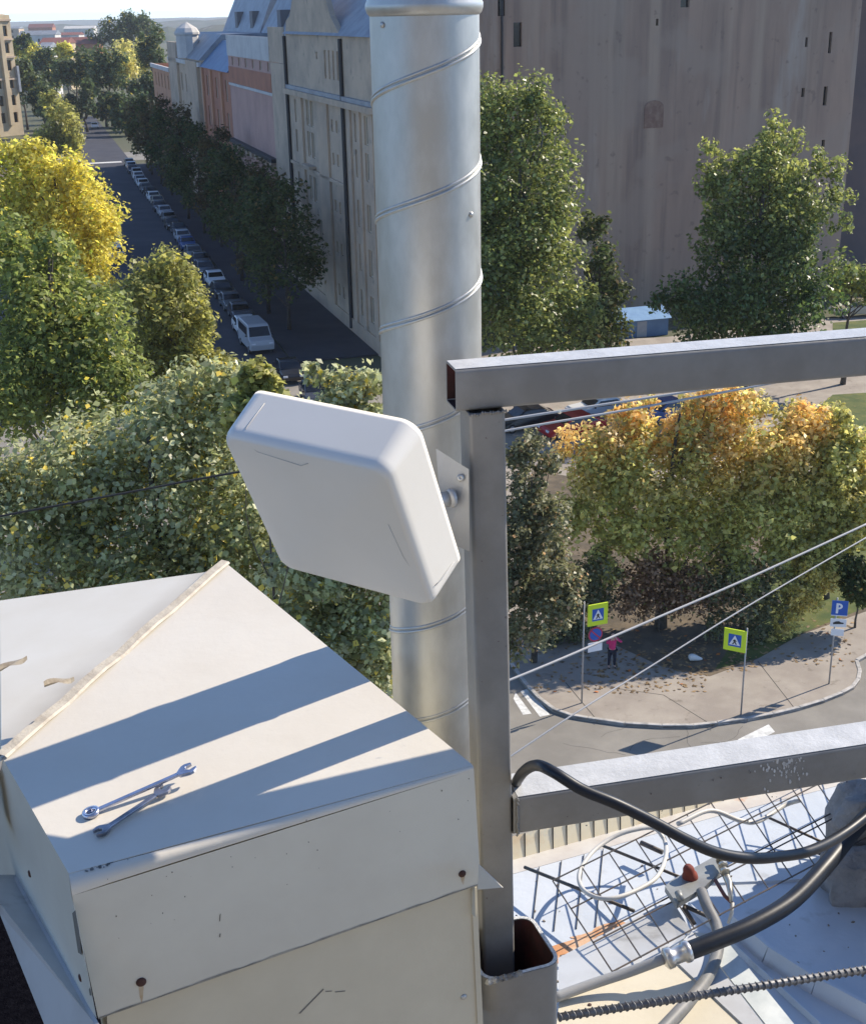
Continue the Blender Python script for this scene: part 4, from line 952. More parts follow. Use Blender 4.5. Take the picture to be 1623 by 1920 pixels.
# ------------------------------------------------------------------ white panel antenna on its bracket
PLAS = mat('white_plastic_shell', (.76, .735, .68), .42, col2=(.71, .685, .625), scale=2.2, spec=.4, bump=.01, bscale=200)
AX = dict(a=V(300, 70, 0), b=V(80, 250, 0), c=V(48, -78, 0))
Wp, Hp, Tp = 344., 376., 108.
az = -math.sqrt(1 - (300 ** 2 + 70 ** 2) / Wp ** 2); bz = math.sqrt(1 - (80 ** 2 + 250 ** 2) / Hp ** 2); cz = math.sqrt(1 - (48 ** 2 + 78 ** 2) / Tp ** 2)
def axw(x, y, z): return RIGHT * x + DOWN * y + FWD * z
a_ = unit(axw(300 / Wp, 70 / Wp, az)); b_ = axw(80 / Hp, 250 / Hp, bz); b_ = unit(b_ - a_ * (a_ @ b_)); c_ = np.cross(a_, b_)
if c_ @ FWD < 0: c_ = -c_
sA = 1.66 * 1.045 / F; aw, ah, at_ = Wp * sA, Hp * sA, Tp * sA
ctr = D(619, 979, 1.66)                       # middle of the front face
an = empty('panel_antenna', ctr + c_ * at_, 'white rounded plastic panel antenna tilted down beside the metal flue', 'antenna')
def rsq(w, h, r_, n=8):
    out = []
    for cx, cy, t0 in ((w / 2 - r_, h / 2 - r_, 0), (-w / 2 + r_, h / 2 - r_, 1), (-w / 2 + r_, -h / 2 + r_, 2), (w / 2 - r_, -h / 2 + r_, 3)):
        for k in range(n): t = (t0 + k / (n - 1)) * math.pi / 2; out.append((cx + r_ * math.cos(t), cy + r_ * math.sin(t)))
    return out
def P3(u, v, d): return ctr + a_ * u + b_ * v + c_ * d
prof = [(0, .0, -.007), (.35, .010, -.0068), (.75, .014, -.0055), (.935, .017, -.0030), (.962, .018, -.0012), (.982, .019, .0024), (.994, .020, .0075), (1.0, .021, .014), (1.018, .024, .92 * at_), (1.02, .024, at_)]
mb = MB(); vs = []; fs = []; nring = 32
for sc_, r_, d in prof[1:]:
    for (u, v) in rsq(aw * sc_, ah * sc_, r_): vs.append(P3(u, v, d))
vs.append(P3(0, 0, -.0125)); cI = len(vs) - 1; nr = len(prof) - 1
for i in range(nr - 1):
    for k in range(nring): fs.append([i * nring + k, i * nring + (k + 1) % nring, (i + 1) * nring + (k + 1) % nring, (i + 1) * nring + k])
for k in range(nring): fs.append([cI, (k + 1) % nring, k])
fs.append([(nr - 1) * nring + k for k in range(nring)])
mb.add(vs, fs); sh_ = mb.build('shell', PLAS, an, smooth=True); wnm = sh_.modifiers.new('wn', 'WEIGHTED_NORMAL'); wnm.weight = 90
GRV = mat('shadow_gap', (.46, .455, .44), .6)
def groove(pts, name='moulded_line', r_=.0005):
    MB().tube(pts, r_, 5).build(name, GRV, an, smooth=True)
gl = []
groove([P3(-aw * .36, -ah * .508, at_ * .75), P3(-aw * .365, -ah * .503, .014), P3(-aw * .355, -ah * .475, -.001), P3(-aw * .28, -ah * .43, -.0041), P3(-aw * .02, -ah * .405, -.0052), P3(aw * .03, -ah * .43, -.0045)])
groove([P3(aw * .40, -ah * .12, -.0048), P3(aw * .42, ah * .1, -.0044), P3(aw * .47, ah * .33, -.0014)])
groove([P3(aw * .512, ah * .40, at_ * .8), P3(aw * .512, ah * .38, .025), P3(aw * .503, ah * .37, .012)])
# bracket: plate screwed to the post, stub arm into the antenna
PLT = mat('bracket_plate', (.42, .42, .41), .45, metal=.35, col2=(.36, .36, .35), scale=12)
pp0 = o0 - NF * .058                                     # back-left corner line of the post
br = MB(); pn = unit(NF * .96 + V(-.2, 0, 0))
pw = [D(817, 841, 1.822), D(878.5, 880, 1.800), D(880, 1034, 1.836), D(836, 1016, 1.848), D(826, 960, 1.842)]
br.prism(pw, unit(FWD) * .003); br.build('bracket_plate', PLT, an)
for px, py in ((863, 896), (867, 1008)): MB().lathe(D(px, py, 1.806 + (py - 896) * .0003), -FWD, [(.0052, -.01), (.0052, .0015), (.004, .003), (.0015, .0032), (0, .001)], 16).build('rivet', ZINC, an, smooth=True)
MB().tube([D(790, 945, 1.80), D(846, 934, 1.815)], .0112, 16).build('stub_arm', PLT, an, smooth=True)
MB().lathe(D(846, 934, 1.812), unit(D(790, 945, 1.80) - D(846, 934, 1.815)), [(.0125, -.004), (.014, 0), (.0125, .004)], 14).build('arm_collar', PLT, an, smooth=True)

# ------------------------------------------------------------------ white capped shaft
CAPW = mat('cream_white_paint', (.71, .655, .55), .38, col2=(.665, .605, .50), scale=3.0, bump=.12, bscale=5, spec=.4, col3=(.50, .45, .36), scale3=9., lo3=.70, hi3=.82, rvar=.06)
CAPS = mat('cream_white_skirt', (.67, .645, .55), .42, col2=(.59, .56, .475), scale=2.4, bump=.14, bscale=4.5, spec=.4, col3=(.42, .36, .28), scale3=14., lo3=.73, hi3=.82)
BEIGE = mat('beige_panel', (.63, .57, .435), .5, col2=(.55, .495, .375), scale=3.5, bump=.14, bscale=4, col3=(.4, .36, .3), scale3=22., lo3=.72, hi3=.8)
GREYS = mat('grey_sheet', (.52, .53, .53), .5, metal=.1, col2=(.42, .42, .41), scale=5, col3=(.2, .19, .17), scale3=7, lo3=.6, hi3=.8)
SCRW = mat('rusty_screw', (.055, .02, .015), .75, col2=(.09, .035, .02), scale=200); DIRT = mat('scuff', (.16, .15, .13), .9)
n_roof = V(-.08091, -.0089, .99668); n_roof = n_roof / np.linalg.norm(n_roof)
cB = D(888, 1438, 1.7871)
RF = lambda px, py: PL(px, py, cB, n_roof)
cA, cC, cD = RF(425, 1057), RF(132, 1655), RF(6, 1423)
cap = empty('shaft_cap', V(*((cA + cC) / 2)[:2], 23.4), 'cream white sheet metal cap over a roof shaft with two wrenches lying on it', 'shaft cap')
# the far slope drops away from the hip to its own eave
n2 = unit(np.cross(cA - cD, D(0, 1125, 2.55) - cD)); n2 = n2 if n2[2] > 0 else -n2
F1, F2, F3 = D(383, 1073, 2.58), D(0, 1126, 2.66), D(-150, 1146, 2.70)
F4 = D(-150, 1470, 2.12)
g0 = unit(np.cross(cA - cD, n_roof))
mb = MB()
def subpoly(mb, a, b, c, d, n=10):
    P = lambda s, t: (a * (1 - s) + b * s) * (1 - t) + (d * (1 - s) + c * s) * t
    base = len(mb.v); vs = [P(i / n, j / n) for j in range(n + 1) for i in range(n + 1)]
    mb.add(vs, [[j * (n + 1) + i, j * (n + 1) + i + 1, (j + 1) * (n + 1) + i + 1, (j + 1) * (n + 1) + i] for j in range(n) for i in range(n)])
th = -n_roof * .0012
vdir = -ZU
skirt_n = unit(np.cross(cB - cC, ZU)); skirt_n = skirt_n if skirt_n[1] < 0 else -skirt_n
lft_n = unit(np.cross(cD - cC, ZU)); lft_n = lft_n if lft_n[0] < 0 else -lft_n
sB, sC = PL(901, 1658, cB, skirt_n), PL(185, 1911, cB, skirt_n)
# bent front edge: the roof sheet rolls over into the skirt
def roll(p, dn, r_, n=6):
    hor = unit(skirt_n); out = []
    top = p - hor * r_ * 1.1; top = top - n_roof * ((top - cB) @ n_roof)
    bot = p + vdir * r_ * 1.1
    for k in range(n + 1):
        t = k / n; q = top * (1 - t) ** 2 + p * 2 * t * (1 - t) + bot * t * t; out.append(q)
    return out
rb_, rc_ = roll(cB, 0, .004), roll(cC, 0, .018)
mb = MB(); mid_ = [roll(cC + (cB - cC) * t, 0, .018 + (.004 - .018) * t ** .7) for t in np.linspace(0, 1, 13)]
W2 = np.array(mid_)
mb.add(list(W2.reshape(-1, 3)), [[i * 7 + k, i * 7 + k + 1, (i + 1) * 7 + k + 1, (i + 1) * 7 + k] for i in range(12) for k in range(6)])
fr = mb.build('rolled_edge', CAPW, cap, smooth=True)
mb = MB(); mb.quad(rc_[0], rb_[0], cB - skirt_n * .011 + (cA - cB) * .0, cA, cD); 
mb = MB(); mb.quad(rc_[0], rb_[0], cA, cD); top = mb.build('top_sheet', CAPW, cap)
so_ = top.modifiers.new('solid', 'SOLIDIFY'); so_.thickness = .0012; so_.offset = 0
mb = MB(); mb.quad(rc_[-1], rb_[-1], sB, sC); mb.build('front_skirt', CAPS, cap)
sD = PL(-40, 1596, cC, lft_n); sC2 = PL(183, 1909, cC, lft_n) + lft_n * .0008
Dl = cD
ld = PL(-40, 1330, cC, lft_n)
mb = MB(); mb.quad(rc_[-1] + lft_n * .0006, sC2, sD, PL(2, 1440, cC, lft_n) , Dl, rc_[0]); mb.build('left_skirt', CAPS, cap)
# hip seam: folded strip standing along A-D
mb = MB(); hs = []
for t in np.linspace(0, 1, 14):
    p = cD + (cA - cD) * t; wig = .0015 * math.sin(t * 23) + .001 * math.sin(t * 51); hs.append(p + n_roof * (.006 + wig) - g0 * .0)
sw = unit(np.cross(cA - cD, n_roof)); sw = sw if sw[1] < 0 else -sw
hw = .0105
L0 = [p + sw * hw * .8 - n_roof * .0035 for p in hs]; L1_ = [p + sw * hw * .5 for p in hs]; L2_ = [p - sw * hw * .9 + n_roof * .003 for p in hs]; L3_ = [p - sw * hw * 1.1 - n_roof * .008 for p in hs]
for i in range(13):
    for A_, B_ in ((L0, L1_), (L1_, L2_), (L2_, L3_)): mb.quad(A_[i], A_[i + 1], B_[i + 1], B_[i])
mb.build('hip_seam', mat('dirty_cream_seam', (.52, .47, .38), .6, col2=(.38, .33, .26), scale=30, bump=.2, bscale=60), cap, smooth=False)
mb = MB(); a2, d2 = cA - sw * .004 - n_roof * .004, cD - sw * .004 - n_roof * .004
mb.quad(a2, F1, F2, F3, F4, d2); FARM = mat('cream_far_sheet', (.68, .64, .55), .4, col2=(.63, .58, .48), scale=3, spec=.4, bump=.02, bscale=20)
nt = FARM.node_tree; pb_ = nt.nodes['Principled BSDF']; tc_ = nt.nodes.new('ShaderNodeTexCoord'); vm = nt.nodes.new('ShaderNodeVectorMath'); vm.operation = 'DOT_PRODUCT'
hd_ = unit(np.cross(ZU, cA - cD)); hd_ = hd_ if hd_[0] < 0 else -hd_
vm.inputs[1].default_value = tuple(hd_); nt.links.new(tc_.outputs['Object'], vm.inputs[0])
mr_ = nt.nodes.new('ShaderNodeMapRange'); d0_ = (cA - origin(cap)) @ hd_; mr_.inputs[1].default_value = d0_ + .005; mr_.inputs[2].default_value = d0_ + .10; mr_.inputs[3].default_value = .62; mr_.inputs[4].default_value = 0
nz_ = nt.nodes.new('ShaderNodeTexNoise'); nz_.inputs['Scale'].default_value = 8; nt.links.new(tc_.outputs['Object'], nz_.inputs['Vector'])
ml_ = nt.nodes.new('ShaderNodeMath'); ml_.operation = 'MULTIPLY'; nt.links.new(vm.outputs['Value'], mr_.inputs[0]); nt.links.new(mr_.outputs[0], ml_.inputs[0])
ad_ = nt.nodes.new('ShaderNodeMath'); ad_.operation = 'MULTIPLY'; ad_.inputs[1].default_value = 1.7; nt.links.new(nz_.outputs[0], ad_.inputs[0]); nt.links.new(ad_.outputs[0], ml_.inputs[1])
mx_ = nt.nodes.new('ShaderNodeMix'); mx_.data_type = 'RGBA'; mx_.inputs[7].default_value = (.22, .16, .10, 1); nt.links.new(ml_.outputs[0], mx_.inputs[0])  # contact shade and dirt beside the hip seam, painted brown into the sheet
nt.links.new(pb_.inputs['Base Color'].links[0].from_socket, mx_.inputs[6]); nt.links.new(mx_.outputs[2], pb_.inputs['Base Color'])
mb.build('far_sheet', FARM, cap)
mb = MB(); mb.quad(F1 - ZU * .001, F2 - ZU * .001, F2 - ZU * .25, F1 - ZU * .25); mb.quad(F2, F3, F3 - ZU * .25, F2 - ZU * .25)
mb.quad(cB + (cB - cC) * .0, cA, cA - ZU * .25, cB - ZU * .25); mb.build('rear_skirt', CAPS, cap)
# loose flap at the front right corner
f0, f1, f2 = D(898, 1621, 1.80), D(943, 1664, 1.76), D(896, 1668, 1.80)
mb = MB(); mb.quad(f0, f1, f2); mb.quad(f0 + FWD * .001, f1 + FWD * .001, D(900, 1640, 1.84)); ff = mb.build('loose_flap', CAPW, cap)
so_ = ff.modifiers.new('solid', 'SOLIDIFY'); so_.thickness = .001
# shaft body below
bn = skirt_n; bo = sB - bn * .010
bq = [PL(893, 1655, bo, bn), PL(906, 1940, bo, bn), PL(205, 2005, bo, bn), PL(200, 1880, bo, bn)]
bod = MB(); bod.prism(bq, -bn * .3); bo_ = bod.build('shaft_wall', BEIGE, cap)
st = MB(); st.prism([PL(x, y, bo + bn * .0015, bn) for x, y in ((883, 1668), (893, 1662), (906, 1945), (896, 1945))], bn * .0012); st.build('edge_trim', BEIGE, cap)
q0 = MB()
for px, py, r_ in ((265, 1841, .0068), (866, 1638, .0055)):
    q = PL(px, py, cB, skirt_n); MB().lathe(q, skirt_n, [(r_, 0), (r_, .0012), (r_ * .7, .0032), (0, .0038)], 16).build('rusty_screw', SCRW, cap, smooth=True)
q = PL(869, 1869, bo, bn); MB().lathe(q, bn, [(.005, 0), (.005, .001), (.003, .003), (0, .003)], 14).build('screw', ZINC, cap, smooth=True)
for px, py in ((57, 1638), (152, 1833)):
    q = PL(px, py, cC, lft_n); MB().lathe(q, lft_n, [(.0055, 0), (.0055, .0012), (.004, .0025), (0, .003)], 12).build('rusty_screw', SCRW, cap, smooth=True)
# scuffs, chips and scratches that belong to the metal
def scuff(name, pl, nrm, lst, k=.0005):
    mb = MB()
    for pts in lst: mb.quad(*[PL(x, y, pl, nrm) + nrm * k for x, y in pts])
    mb.build(name, DIRT, cap)
ch = random.Random(8); L = []
for _ in range(46):
    x, y = 195 + ch.gauss(0, 16), 1625 + ch.gauss(0, 7); s = ch.uniform(1, 4.5); L.append([(x + s * math.cos(t) * ch.uniform(.6, 1.5), y + s * .6 * math.sin(t) * ch.uniform(.6, 1.4)) for t in np.linspace(0, 5.4, 6)])
for _ in range(16):
    x, y = 330 + ch.gauss(0, 60), 1593 + ch.gauss(0, 9); s = ch.uniform(.8, 2.5); L.append([(x + s * 1.5 * math.cos(t), y + s * .5 * math.sin(t)) for t in np.linspace(0, 5.2, 6)])
scuff('chipped_paint', cB, n_roof, [p for p in L if max(y + .283 * (x - 130) for x, y in p) < 1646])
scuff('chipped_paint', cB, n_roof, [[(828, 1418), (846, 1424), (852, 1422), (835, 1415)], [(850, 1428), (862, 1431), (866, 1429), (852, 1426)], [(470, 1122), (492, 1118), (505, 1112), (492, 1121)]])
scuff('scratch', cB, skirt_n, [[(412, 1715), (414, 1712), (413, 1726), (411, 1728)], [(412, 1750), (414, 1750), (413, 1757), (411, 1757)]])
scuff('scratch', bo, bn, [[(560, 1900), (606, 1853), (607, 1855), (563, 1900)], [(610, 1858), (622, 1857), (622, 1858.5), (610, 1859.5)], [(628, 1859), (647, 1857), (647, 1858.5), (628, 1860.5)]], .0006)
scuff('peeled_paint', cC, lft_n, [[(137, 1712), (143, 1706), (150, 1745), (155, 1790), (148, 1786), (141, 1740)], [(168, 1855), (171, 1850), (173, 1866), (170, 1866)]], .0008)
stn = random.Random(21); L = []
for _ in range(26):
    x = stn.uniform(200, 880); y = 1655 - .283 * (x - 130) + abs(stn.gauss(0, 60)) + 8; r_ = stn.uniform(.4, 1.4); L.append([(x + r_ * math.cos(t), y + r_ * 1.3 * math.sin(t)) for t in np.linspace(0, 5.2, 6)])
scuff('specks', cB, skirt_n, L)
L = []
for _ in range(90):
    x, y = stn.uniform(60, 860), stn.uniform(1090, 1620)
    if y < 1660 - .283 * (x - 130) - 25 and y > 1425 - .87 * (x - 8) + 40 and y > 1057 + .84 * (x - 425) + 25: r_ = stn.uniform(.4, 1.3); L.append([(x + r_ * 1.4 * math.cos(t), y + r_ * math.sin(t)) for t in np.linspace(0, 5.2, 6)])
scuff('specks', cB, n_roof, L)
STN = mat('rust_run', (.45, .33, .2), .8, col2=(.58, .5, .38), scale=40)
for (px, py, w0, ln, pl_, nr_) in ((265, 1847, 5, 36, cB, skirt_n), (867, 1643, 4, 16, cB, skirt_n)):
    MB().quad(*[PL(x, y, pl_, nr_) + nr_ * .0004 for x, y in ((px - w0, py), (px + w0, py), (px + w0 * .6, py + ln * .7), (px + 1, py + ln), (px - w0 * .5, py + ln * .6))]).build('rust_run', STN, cap)
GRM = mat('grime_line', (.20, .19, .165), .9, col2=(.40, .37, .31), scale=25)
gl_ = []
for i in range(40):
    t = i / 39; p = sC * (1 - t) + sB * t; gl_.append((p + ZU * .0005 + skirt_n * .0005, p + ZU * (.0022 + .002 * stn.random()) + skirt_n * .0005))
mb = MB()
for i in range(39): mb.quad(gl_[i][0], gl_[i + 1][0], gl_[i + 1][1], gl_[i][1])
mb.build('grime_line', GRM, cap)
# bottom flashing on the left
lz = PL(150, 1900, cC, lft_n)
l1, l2, l3, l4 = PL(30, 1640, cC, lft_n), PL(182, 1912, cC, lft_n), D(112, 1990, 1.74), D(-40, 1640, 2.02)
fs_ = MB(); fs_.prism([l1, l2 + (l2 - l1) * .1, l3, D(0, 1712, 1.96), l4], -ZU * .003); fs_.build('flashing', GREYS, cap)
MB().box(D(-30, 1425, 1.99), unit(cC - cD) * .05 + RIGHT * .0, ZU * -.10, lft_n * .02).build('corner_lap', CAPS, cap)
# dark felt roof far below the left side
ft = MB(); ft.quad(V(-3, .2, 24.0), V(-.62, .2, 24.0), V(-.62, 3.0, 24.0), V(-3, 3.0, 24.0)); fo = ft.build('felt_roof', mat('dark_felt', (.004, .004, .006), 1.0, col2=(.008, .008, .011), scale=60, spec=.0, bump=.5, col3=(.08, .08, .09), scale3=170, lo3=.72, hi3=.76))
tag(fo, 'dark bitumen felt roof strip at the lower left below the white cap', 'roof')

# wrenches on the cap
STL = mat('chrome_steel', (.60, .62, .72), .25, metal=.9, col2=(.36, .38, .46), scale=30); STD = mat('worn_steel', (.40, .40, .44), .4, metal=.85, col2=(.16, .16, .17), scale=30)
def wrench(name, label, p, q, open_end, ring_end, mt, wd=.012, lift0=.002, lift1=.002, thk=.005):
    """p ring / small end, q open end (pixels on the cap); lift: height of each end above the sheet"""
    A, B = RF(*p) + n_roof * lift0, RF(*q) + n_roof * lift1; Lw = np.linalg.norm(B - A); x = (B - A) / Lw; z = unit(n_roof - x * (n_roof @ x)); y = np.cross(z, x)
    root = empty(name, A, label, 'wrench')
    P = lambda u, v, h=0.: A + x * u + y * v + z * h
    def fork(u0, d, w):                          # open jaw outline, turned 15 degrees
        c_, s_ = math.cos(.26), math.sin(.26); pts = [(-.9, -.38), (-.35, -.75), (.1, -1.0), (.55, -1.02), (1.15, -.72), (1.2, -.45), (.35, -.45), (.12, 0), (.35, .45), (1.2, .45), (1.15, .72), (.55, 1.02), (.1, 1.0), (-.35, .75), (-.9, .38)]
        return [(u0 + d * (a * c_ - b * s_) * w, (a * s_ + b * c_) * w) for a, b in pts]
    mb = MB(); mb.prism([P(u, v, 0) for u, v in ((.0, -wd * .38), (Lw, -wd * .34), (Lw, wd * .34), (.0, wd * .38))], z * thk * .8); mb.build('shank', mt, root, bevel=.0012)
    hd = MB(); hd.prism([P(u, v, -.0004) for u, v in fork(Lw, 1, open_end)], z * thk * 1.1); hd.build('open_jaw', mt, root, bevel=.0009)
    e = MB()
    if ring_end[0] == 'ring':
        r_ = ring_end[1]; e.lathe(P(-r_ * .6, 0, -.0006), z, [(r_ * .6, 0), (r_, 0), (r_ * 1.02, thk * .5), (r_, thk * 1.3), (r_ * .6, thk * 1.3), (r_ * .56, thk * .6), (r_ * .6, 0)], 24); e.build('ring_end', mt, root, smooth=True)
    else:
        e.prism([P(u, v, -.0004) for u, v in fork(0, -1, ring_end[1])], z * thk * 1.1); e.build('open_jaw', mt, root, bevel=.0009)
    return root
wrench('wrench', 'shiny blue grey combination wrench with a ring end, upper of the two', (182, 1526), (352, 1468), .0125, ('ring', .0115), STL, .0115, .003, .017)
wrench('wrench', 'dark double open ended wrench, lower of the two on the cap', (196, 1562), (304, 1494), .0115, ('open', .0105), STD, .011, .003, .006)

# a few dead leaves on the far slope
def dry(label, px, py, dep, L_, W_, ang):
    c = D(px, py, dep); x = RIGHT * math.cos(ang) - DOWN * math.sin(ang) + FWD * .4; x = unit(x); y = unit(np.cross(ZU, x)); mb = MB(); pts = []
    for t in np.linspace(0, 1, 9): w = W_ * math.sin(math.pi * t) ** .8; pts.append((c + x * L_ * (t - .5) - y * w + ZU * (.004 + .006 * math.sin(t * 5)), c + x * L_ * (t - .5) + ZU * (.001 + .004 * t), c + x * L_ * (t - .5) + y * w + ZU * (.006 + .005 * math.cos(t * 4))))
    for i in range(8):
        for k in range(2): mb.quad(pts[i][k], pts[i + 1][k], pts[i + 1][k + 1], pts[i][k + 1])
    return mb.build('dry_leaf', mat('dead_leaf', (.42, .36, .27), .8, col2=(.25, .2, .14), scale=60), smooth=True)

dl = dry('', 112, 1282, 2.02, .046, .012, .25); tag(dl, 'curled brown leaf caught against the raised hip seam of the cap', 'leaf')
dl = dry('', 22, 1250, 2.12, .055, .012, .5); tag(dl, 'pale yellow leaf at the left edge on the far slope of the cap', 'leaf')

# ------------------------------------------------------------------ metal roof and odds and ends at the lower right
RN = unit(V(0.02, .08, 1)); RO = V(1.0, 2.5, 24.0)
def RP(px, py, lift=0.): return PL(px, py, RO + ZU * lift, RN)
ROOFW = mat('pale_painted_sheet', (.49, .53, .57), .4, col2=(.57, .60, .63), scale=3, spec=.45, bump=.25, bscale=5, col3=(.36, .37, .37), scale3=11, lo3=.6, hi3=.8)
RUSTY = mat('rust_stained_sheet', (.86, .76, .54), .6, col2=(.70, .42, .18), scale=5, lo=.54, hi=.74, col3=(.62, .60, .52), scale3=14, lo3=.6, hi3=.75, stretch=(1, 1, 1))
ro = empty('sheet_roof', RP(1300, 1700), 'pale blue painted sheet metal roof with a rust stained eave below the railing', 'roof')
sheet_p = [RP(930, 1648), RP(1340, 1532), RP(1800, 1415), RP(1900, 2000), RP(880, 2000)]
mb = MB(); mb.prism([p - RN * .004 for p in sheet_p], RN * .004); mb.build('sheet', ROOFW, ro)
e0 = [RP(930, 1622), RP(1340, 1506), RP(1800, 1389)]
mb = MB(); mb.prism([sheet_p[0] + RN * .001, sheet_p[1] + RN * .001, sheet_p[2] + RN * .001, e0[2] + RN * .001, e0[1] + RN * .001, e0[0] + RN * .001], -RN * .01); mb.build('gutter_edge', mat('gutter_zinc', (.56, .54, .50), .55, col2=(.48, .44, .40), scale=9, col3=(.5, .26, .14), scale3=6, lo3=.62, hi3=.72), ro)
mb = MB(); up_ = [p + RN * .001 for p in e0]; bk = [p + RN * .055 + V(.0, .02, 0) for p in e0]
for i in range(2): mb.quad(up_[i], up_[i + 1], bk[i + 1], bk[i])
mb.build('rusty_upstand', RUSTY, ro)
rib = MB()
for k in range(34):
    t = k / 33 * 2; i = min(int(t), 1); f = t - i; p = e0[i] * (1 - f) + e0[i + 1] * f
    rib.tube([p + RN * .0, p + RN * .056 + V(0, .018, 0)], .0018, 5)
rib.build('upstand_ribs', MT['darkmetal'], ro)
dirx = unit(sheet_p[1] - sheet_p[0])
for px in (1010, 1052, 1094, 1130):
    a, b = RP(px, 1650 - (px - 930) * .28), RP(px - 14, 1752 - (px - 1000) * .1)
    MB().box(a - dirx * .0012, dirx * .0024, b - a, RN * .004).build('mesh_shadow_line', MT['darkmetal'], ro)  # thin dark strips painting the mesh wires' shadows onto the sheet
def seam(pts, h, w, name='standing_seam'):
    mb = MB()
    for a, b in zip(pts[:-1], pts[1:]):
        sd = unit(np.cross(b - a, RN)) * w; mb.prism([a - sd, a + sd, a + sd * .25 + RN * h, a - sd * .25 + RN * h], b - a)
    return mb.build(name, ROOFW, ro)
seam([RP(1375, 1742), RP(1440, 1800), RP(1530, 1858), RP(1700, 1950)], .035, .02)
seam([RP(1290, 1700), RP(1540, 1930), RP(1600, 1985)], .012, .006)
seam([RP(1310, 1660), RP(1440, 1655), RP(1700, 1640)], .006, .004)
rs = MB()
for cx, cy, sx, sy in ((1070, 1775, 55, 12), (1130, 1742, 60, 9), (1030, 1800, 30, 12)):
    rs.quad(*[RP(cx + sx * math.cos(t) * (.8 + .3 * math.sin(3 * t + cx)), cy - .25 * sx * math.cos(t) + sy * math.sin(t), .0012) for t in np.linspace(0, 5.9, 16)])
rs.build('rust_patch', mat('rust_patch', (.52, .24, .10), .8, col2=(.62, .48, .34), scale=14), ro)
# rough masonry stub and metal casing at the right edge
ROCK = mat('rough_mortar', (.34, .33, .32), .95, col2=(.22, .22, .22), scale=14, bump=1.0, bscale=22)
c0 = RP(1640, 1690); rk = empty('masonry_stub', c0, 'rough grey lump of mortared masonry at the right edge on the sheet roof', 'masonry')
def rough_block(o, a, b, c, n, amp, name, mt, parent, seed):
    rg = np.random.default_rng(seed); bm = __import__('bmesh').new(); __import__('bmesh').ops.create_cube(bm, size=1.0); __import__('bmesh').ops.subdivide_edges(bm, edges=bm.edges[:], cuts=n, use_grid_fill=True)
    k = rg.normal(size=(7, 3)) * 5; ph = rg.random(7) * 6.28; vs = []
    for v in bm.verts:
        p = np.array(v.co); q = p / max(np.linalg.norm(p), .01) * .62; p = p * .78 + q * .22; p = p * (1 + amp * np.sin(k @ p * 1.7 + ph).sum() * .35)
        vs.append(o + a * (p[0] + .5) + b * (p[1] + .5) + c * (p[2] + .5))
    fs = [[v.index for v in f.verts] for f in bm.faces]; bm.free(); return link_mesh(name, vs, fs, mt, parent, smooth=True)
px_ = unit(RP(1700, 1690) - RP(1600, 1690)); pv_ = unit(np.cross(RN, px_))
rough_block(RP(1556, 1700) - RN * .02, px_ * .24, pv_ * .12, ZU * .13, 8, .10, 'lower_course', ROCK, rk, 2)
rough_block(RP(1572, 1650) - RN * .0, px_ * .3, pv_ * .12, ZU * .22, 8, .08, 'upper_course', ROCK, rk, 5)
cs = empty('metal_casing', RP(1640, 1600), 'blue grey folded metal casing behind the masonry lump under the middle rail', 'casing')
o_ = RP(1582, 1610); MB().prism([o_, o_ + px_ * .4, o_ + px_ * .4 + ZU * .16, o_ + ZU * .16], pv_ * .05).build('panel', mat('blue_grey_sheet', (.27, .30, .34), .5, col2=(.22, .25, .29), scale=4), cs, bevel=.003)
MB().box(o_ - px_ * .006 - pv_ * .004 + ZU * .16, px_ * .42, pv_ * .065, ZU * .006).build('lid', MT['slate'], cs)
# brick chimney outside the picture, its shade falls on the sheets
ck = empty('chimney', RP(1830, 1760), 'rendered chimney stack beyond the right edge shading the sheets', 'chimney')
o_ = RP(1745, 1760); MB().box(o_ - RN * .02, px_ * .45, pv_ * .42, ZU * .42).build('stack', ROCK, ck, bevel=.008)
MB().box(o_ - px_ * .03 - pv_ * .03 + ZU * .42, px_ * .51, pv_ * .48, ZU * .05).build('cap_slab', MT['kerb'], ck, bevel=.006)
# beige hatch box at the bottom
hb = empty('roof_hatch', RP(1200, 1880, .03), 'beige box with grey flashing under the wire mesh at the bottom edge', 'hatch')
def slab(parent, name, mt, pts, lift, thk):
    q = [RP(x, y, l) for (x, y), l in zip(pts, lift if np.ndim(lift) else [lift] * len(pts))]
    n = unit(np.cross(q[1] - q[0], q[2] - q[0])); n = n if n[2] > 0 else -n; return MB().prism(q, -n * thk).build(name, mt, parent)
slab(hb, 'flashing', GREYS, [(1046, 1796), (1236, 1697), (1262, 1692), (1294, 1744), (1250, 1795), (1048, 1874)], [.10, .10, .10, .13, .13, .13], .004)
slab(hb, 'front_panel', BEIGE, [(1048, 1877), (1262, 1800), (1300, 1836), (1420, 1945), (1040, 1945)], [.124] * 5, .006)
slab(hb, 'corner_strip', GREYS, [(1296, 1746), (1264, 1800), (1408, 1935), (1442, 1935)], [.128] * 4, .004)
slab(hb, 'white_sheet', mat('whitish_sheet', (.62, .64, .60), .35, col2=(.42, .45, .43), scale=9), [(1300, 1748), (1352, 1752), (1500, 1935), (1446, 1935)], [.12] * 4, .004)
for (x, y) in ((1105, 1884), (1372, 1897)): MB().lathe(RP(x, y, .1245), RN, [(.004, 0), (.004, .001), (.002, .002), (0, .002)], 10).build('screw', SCRW, hb)
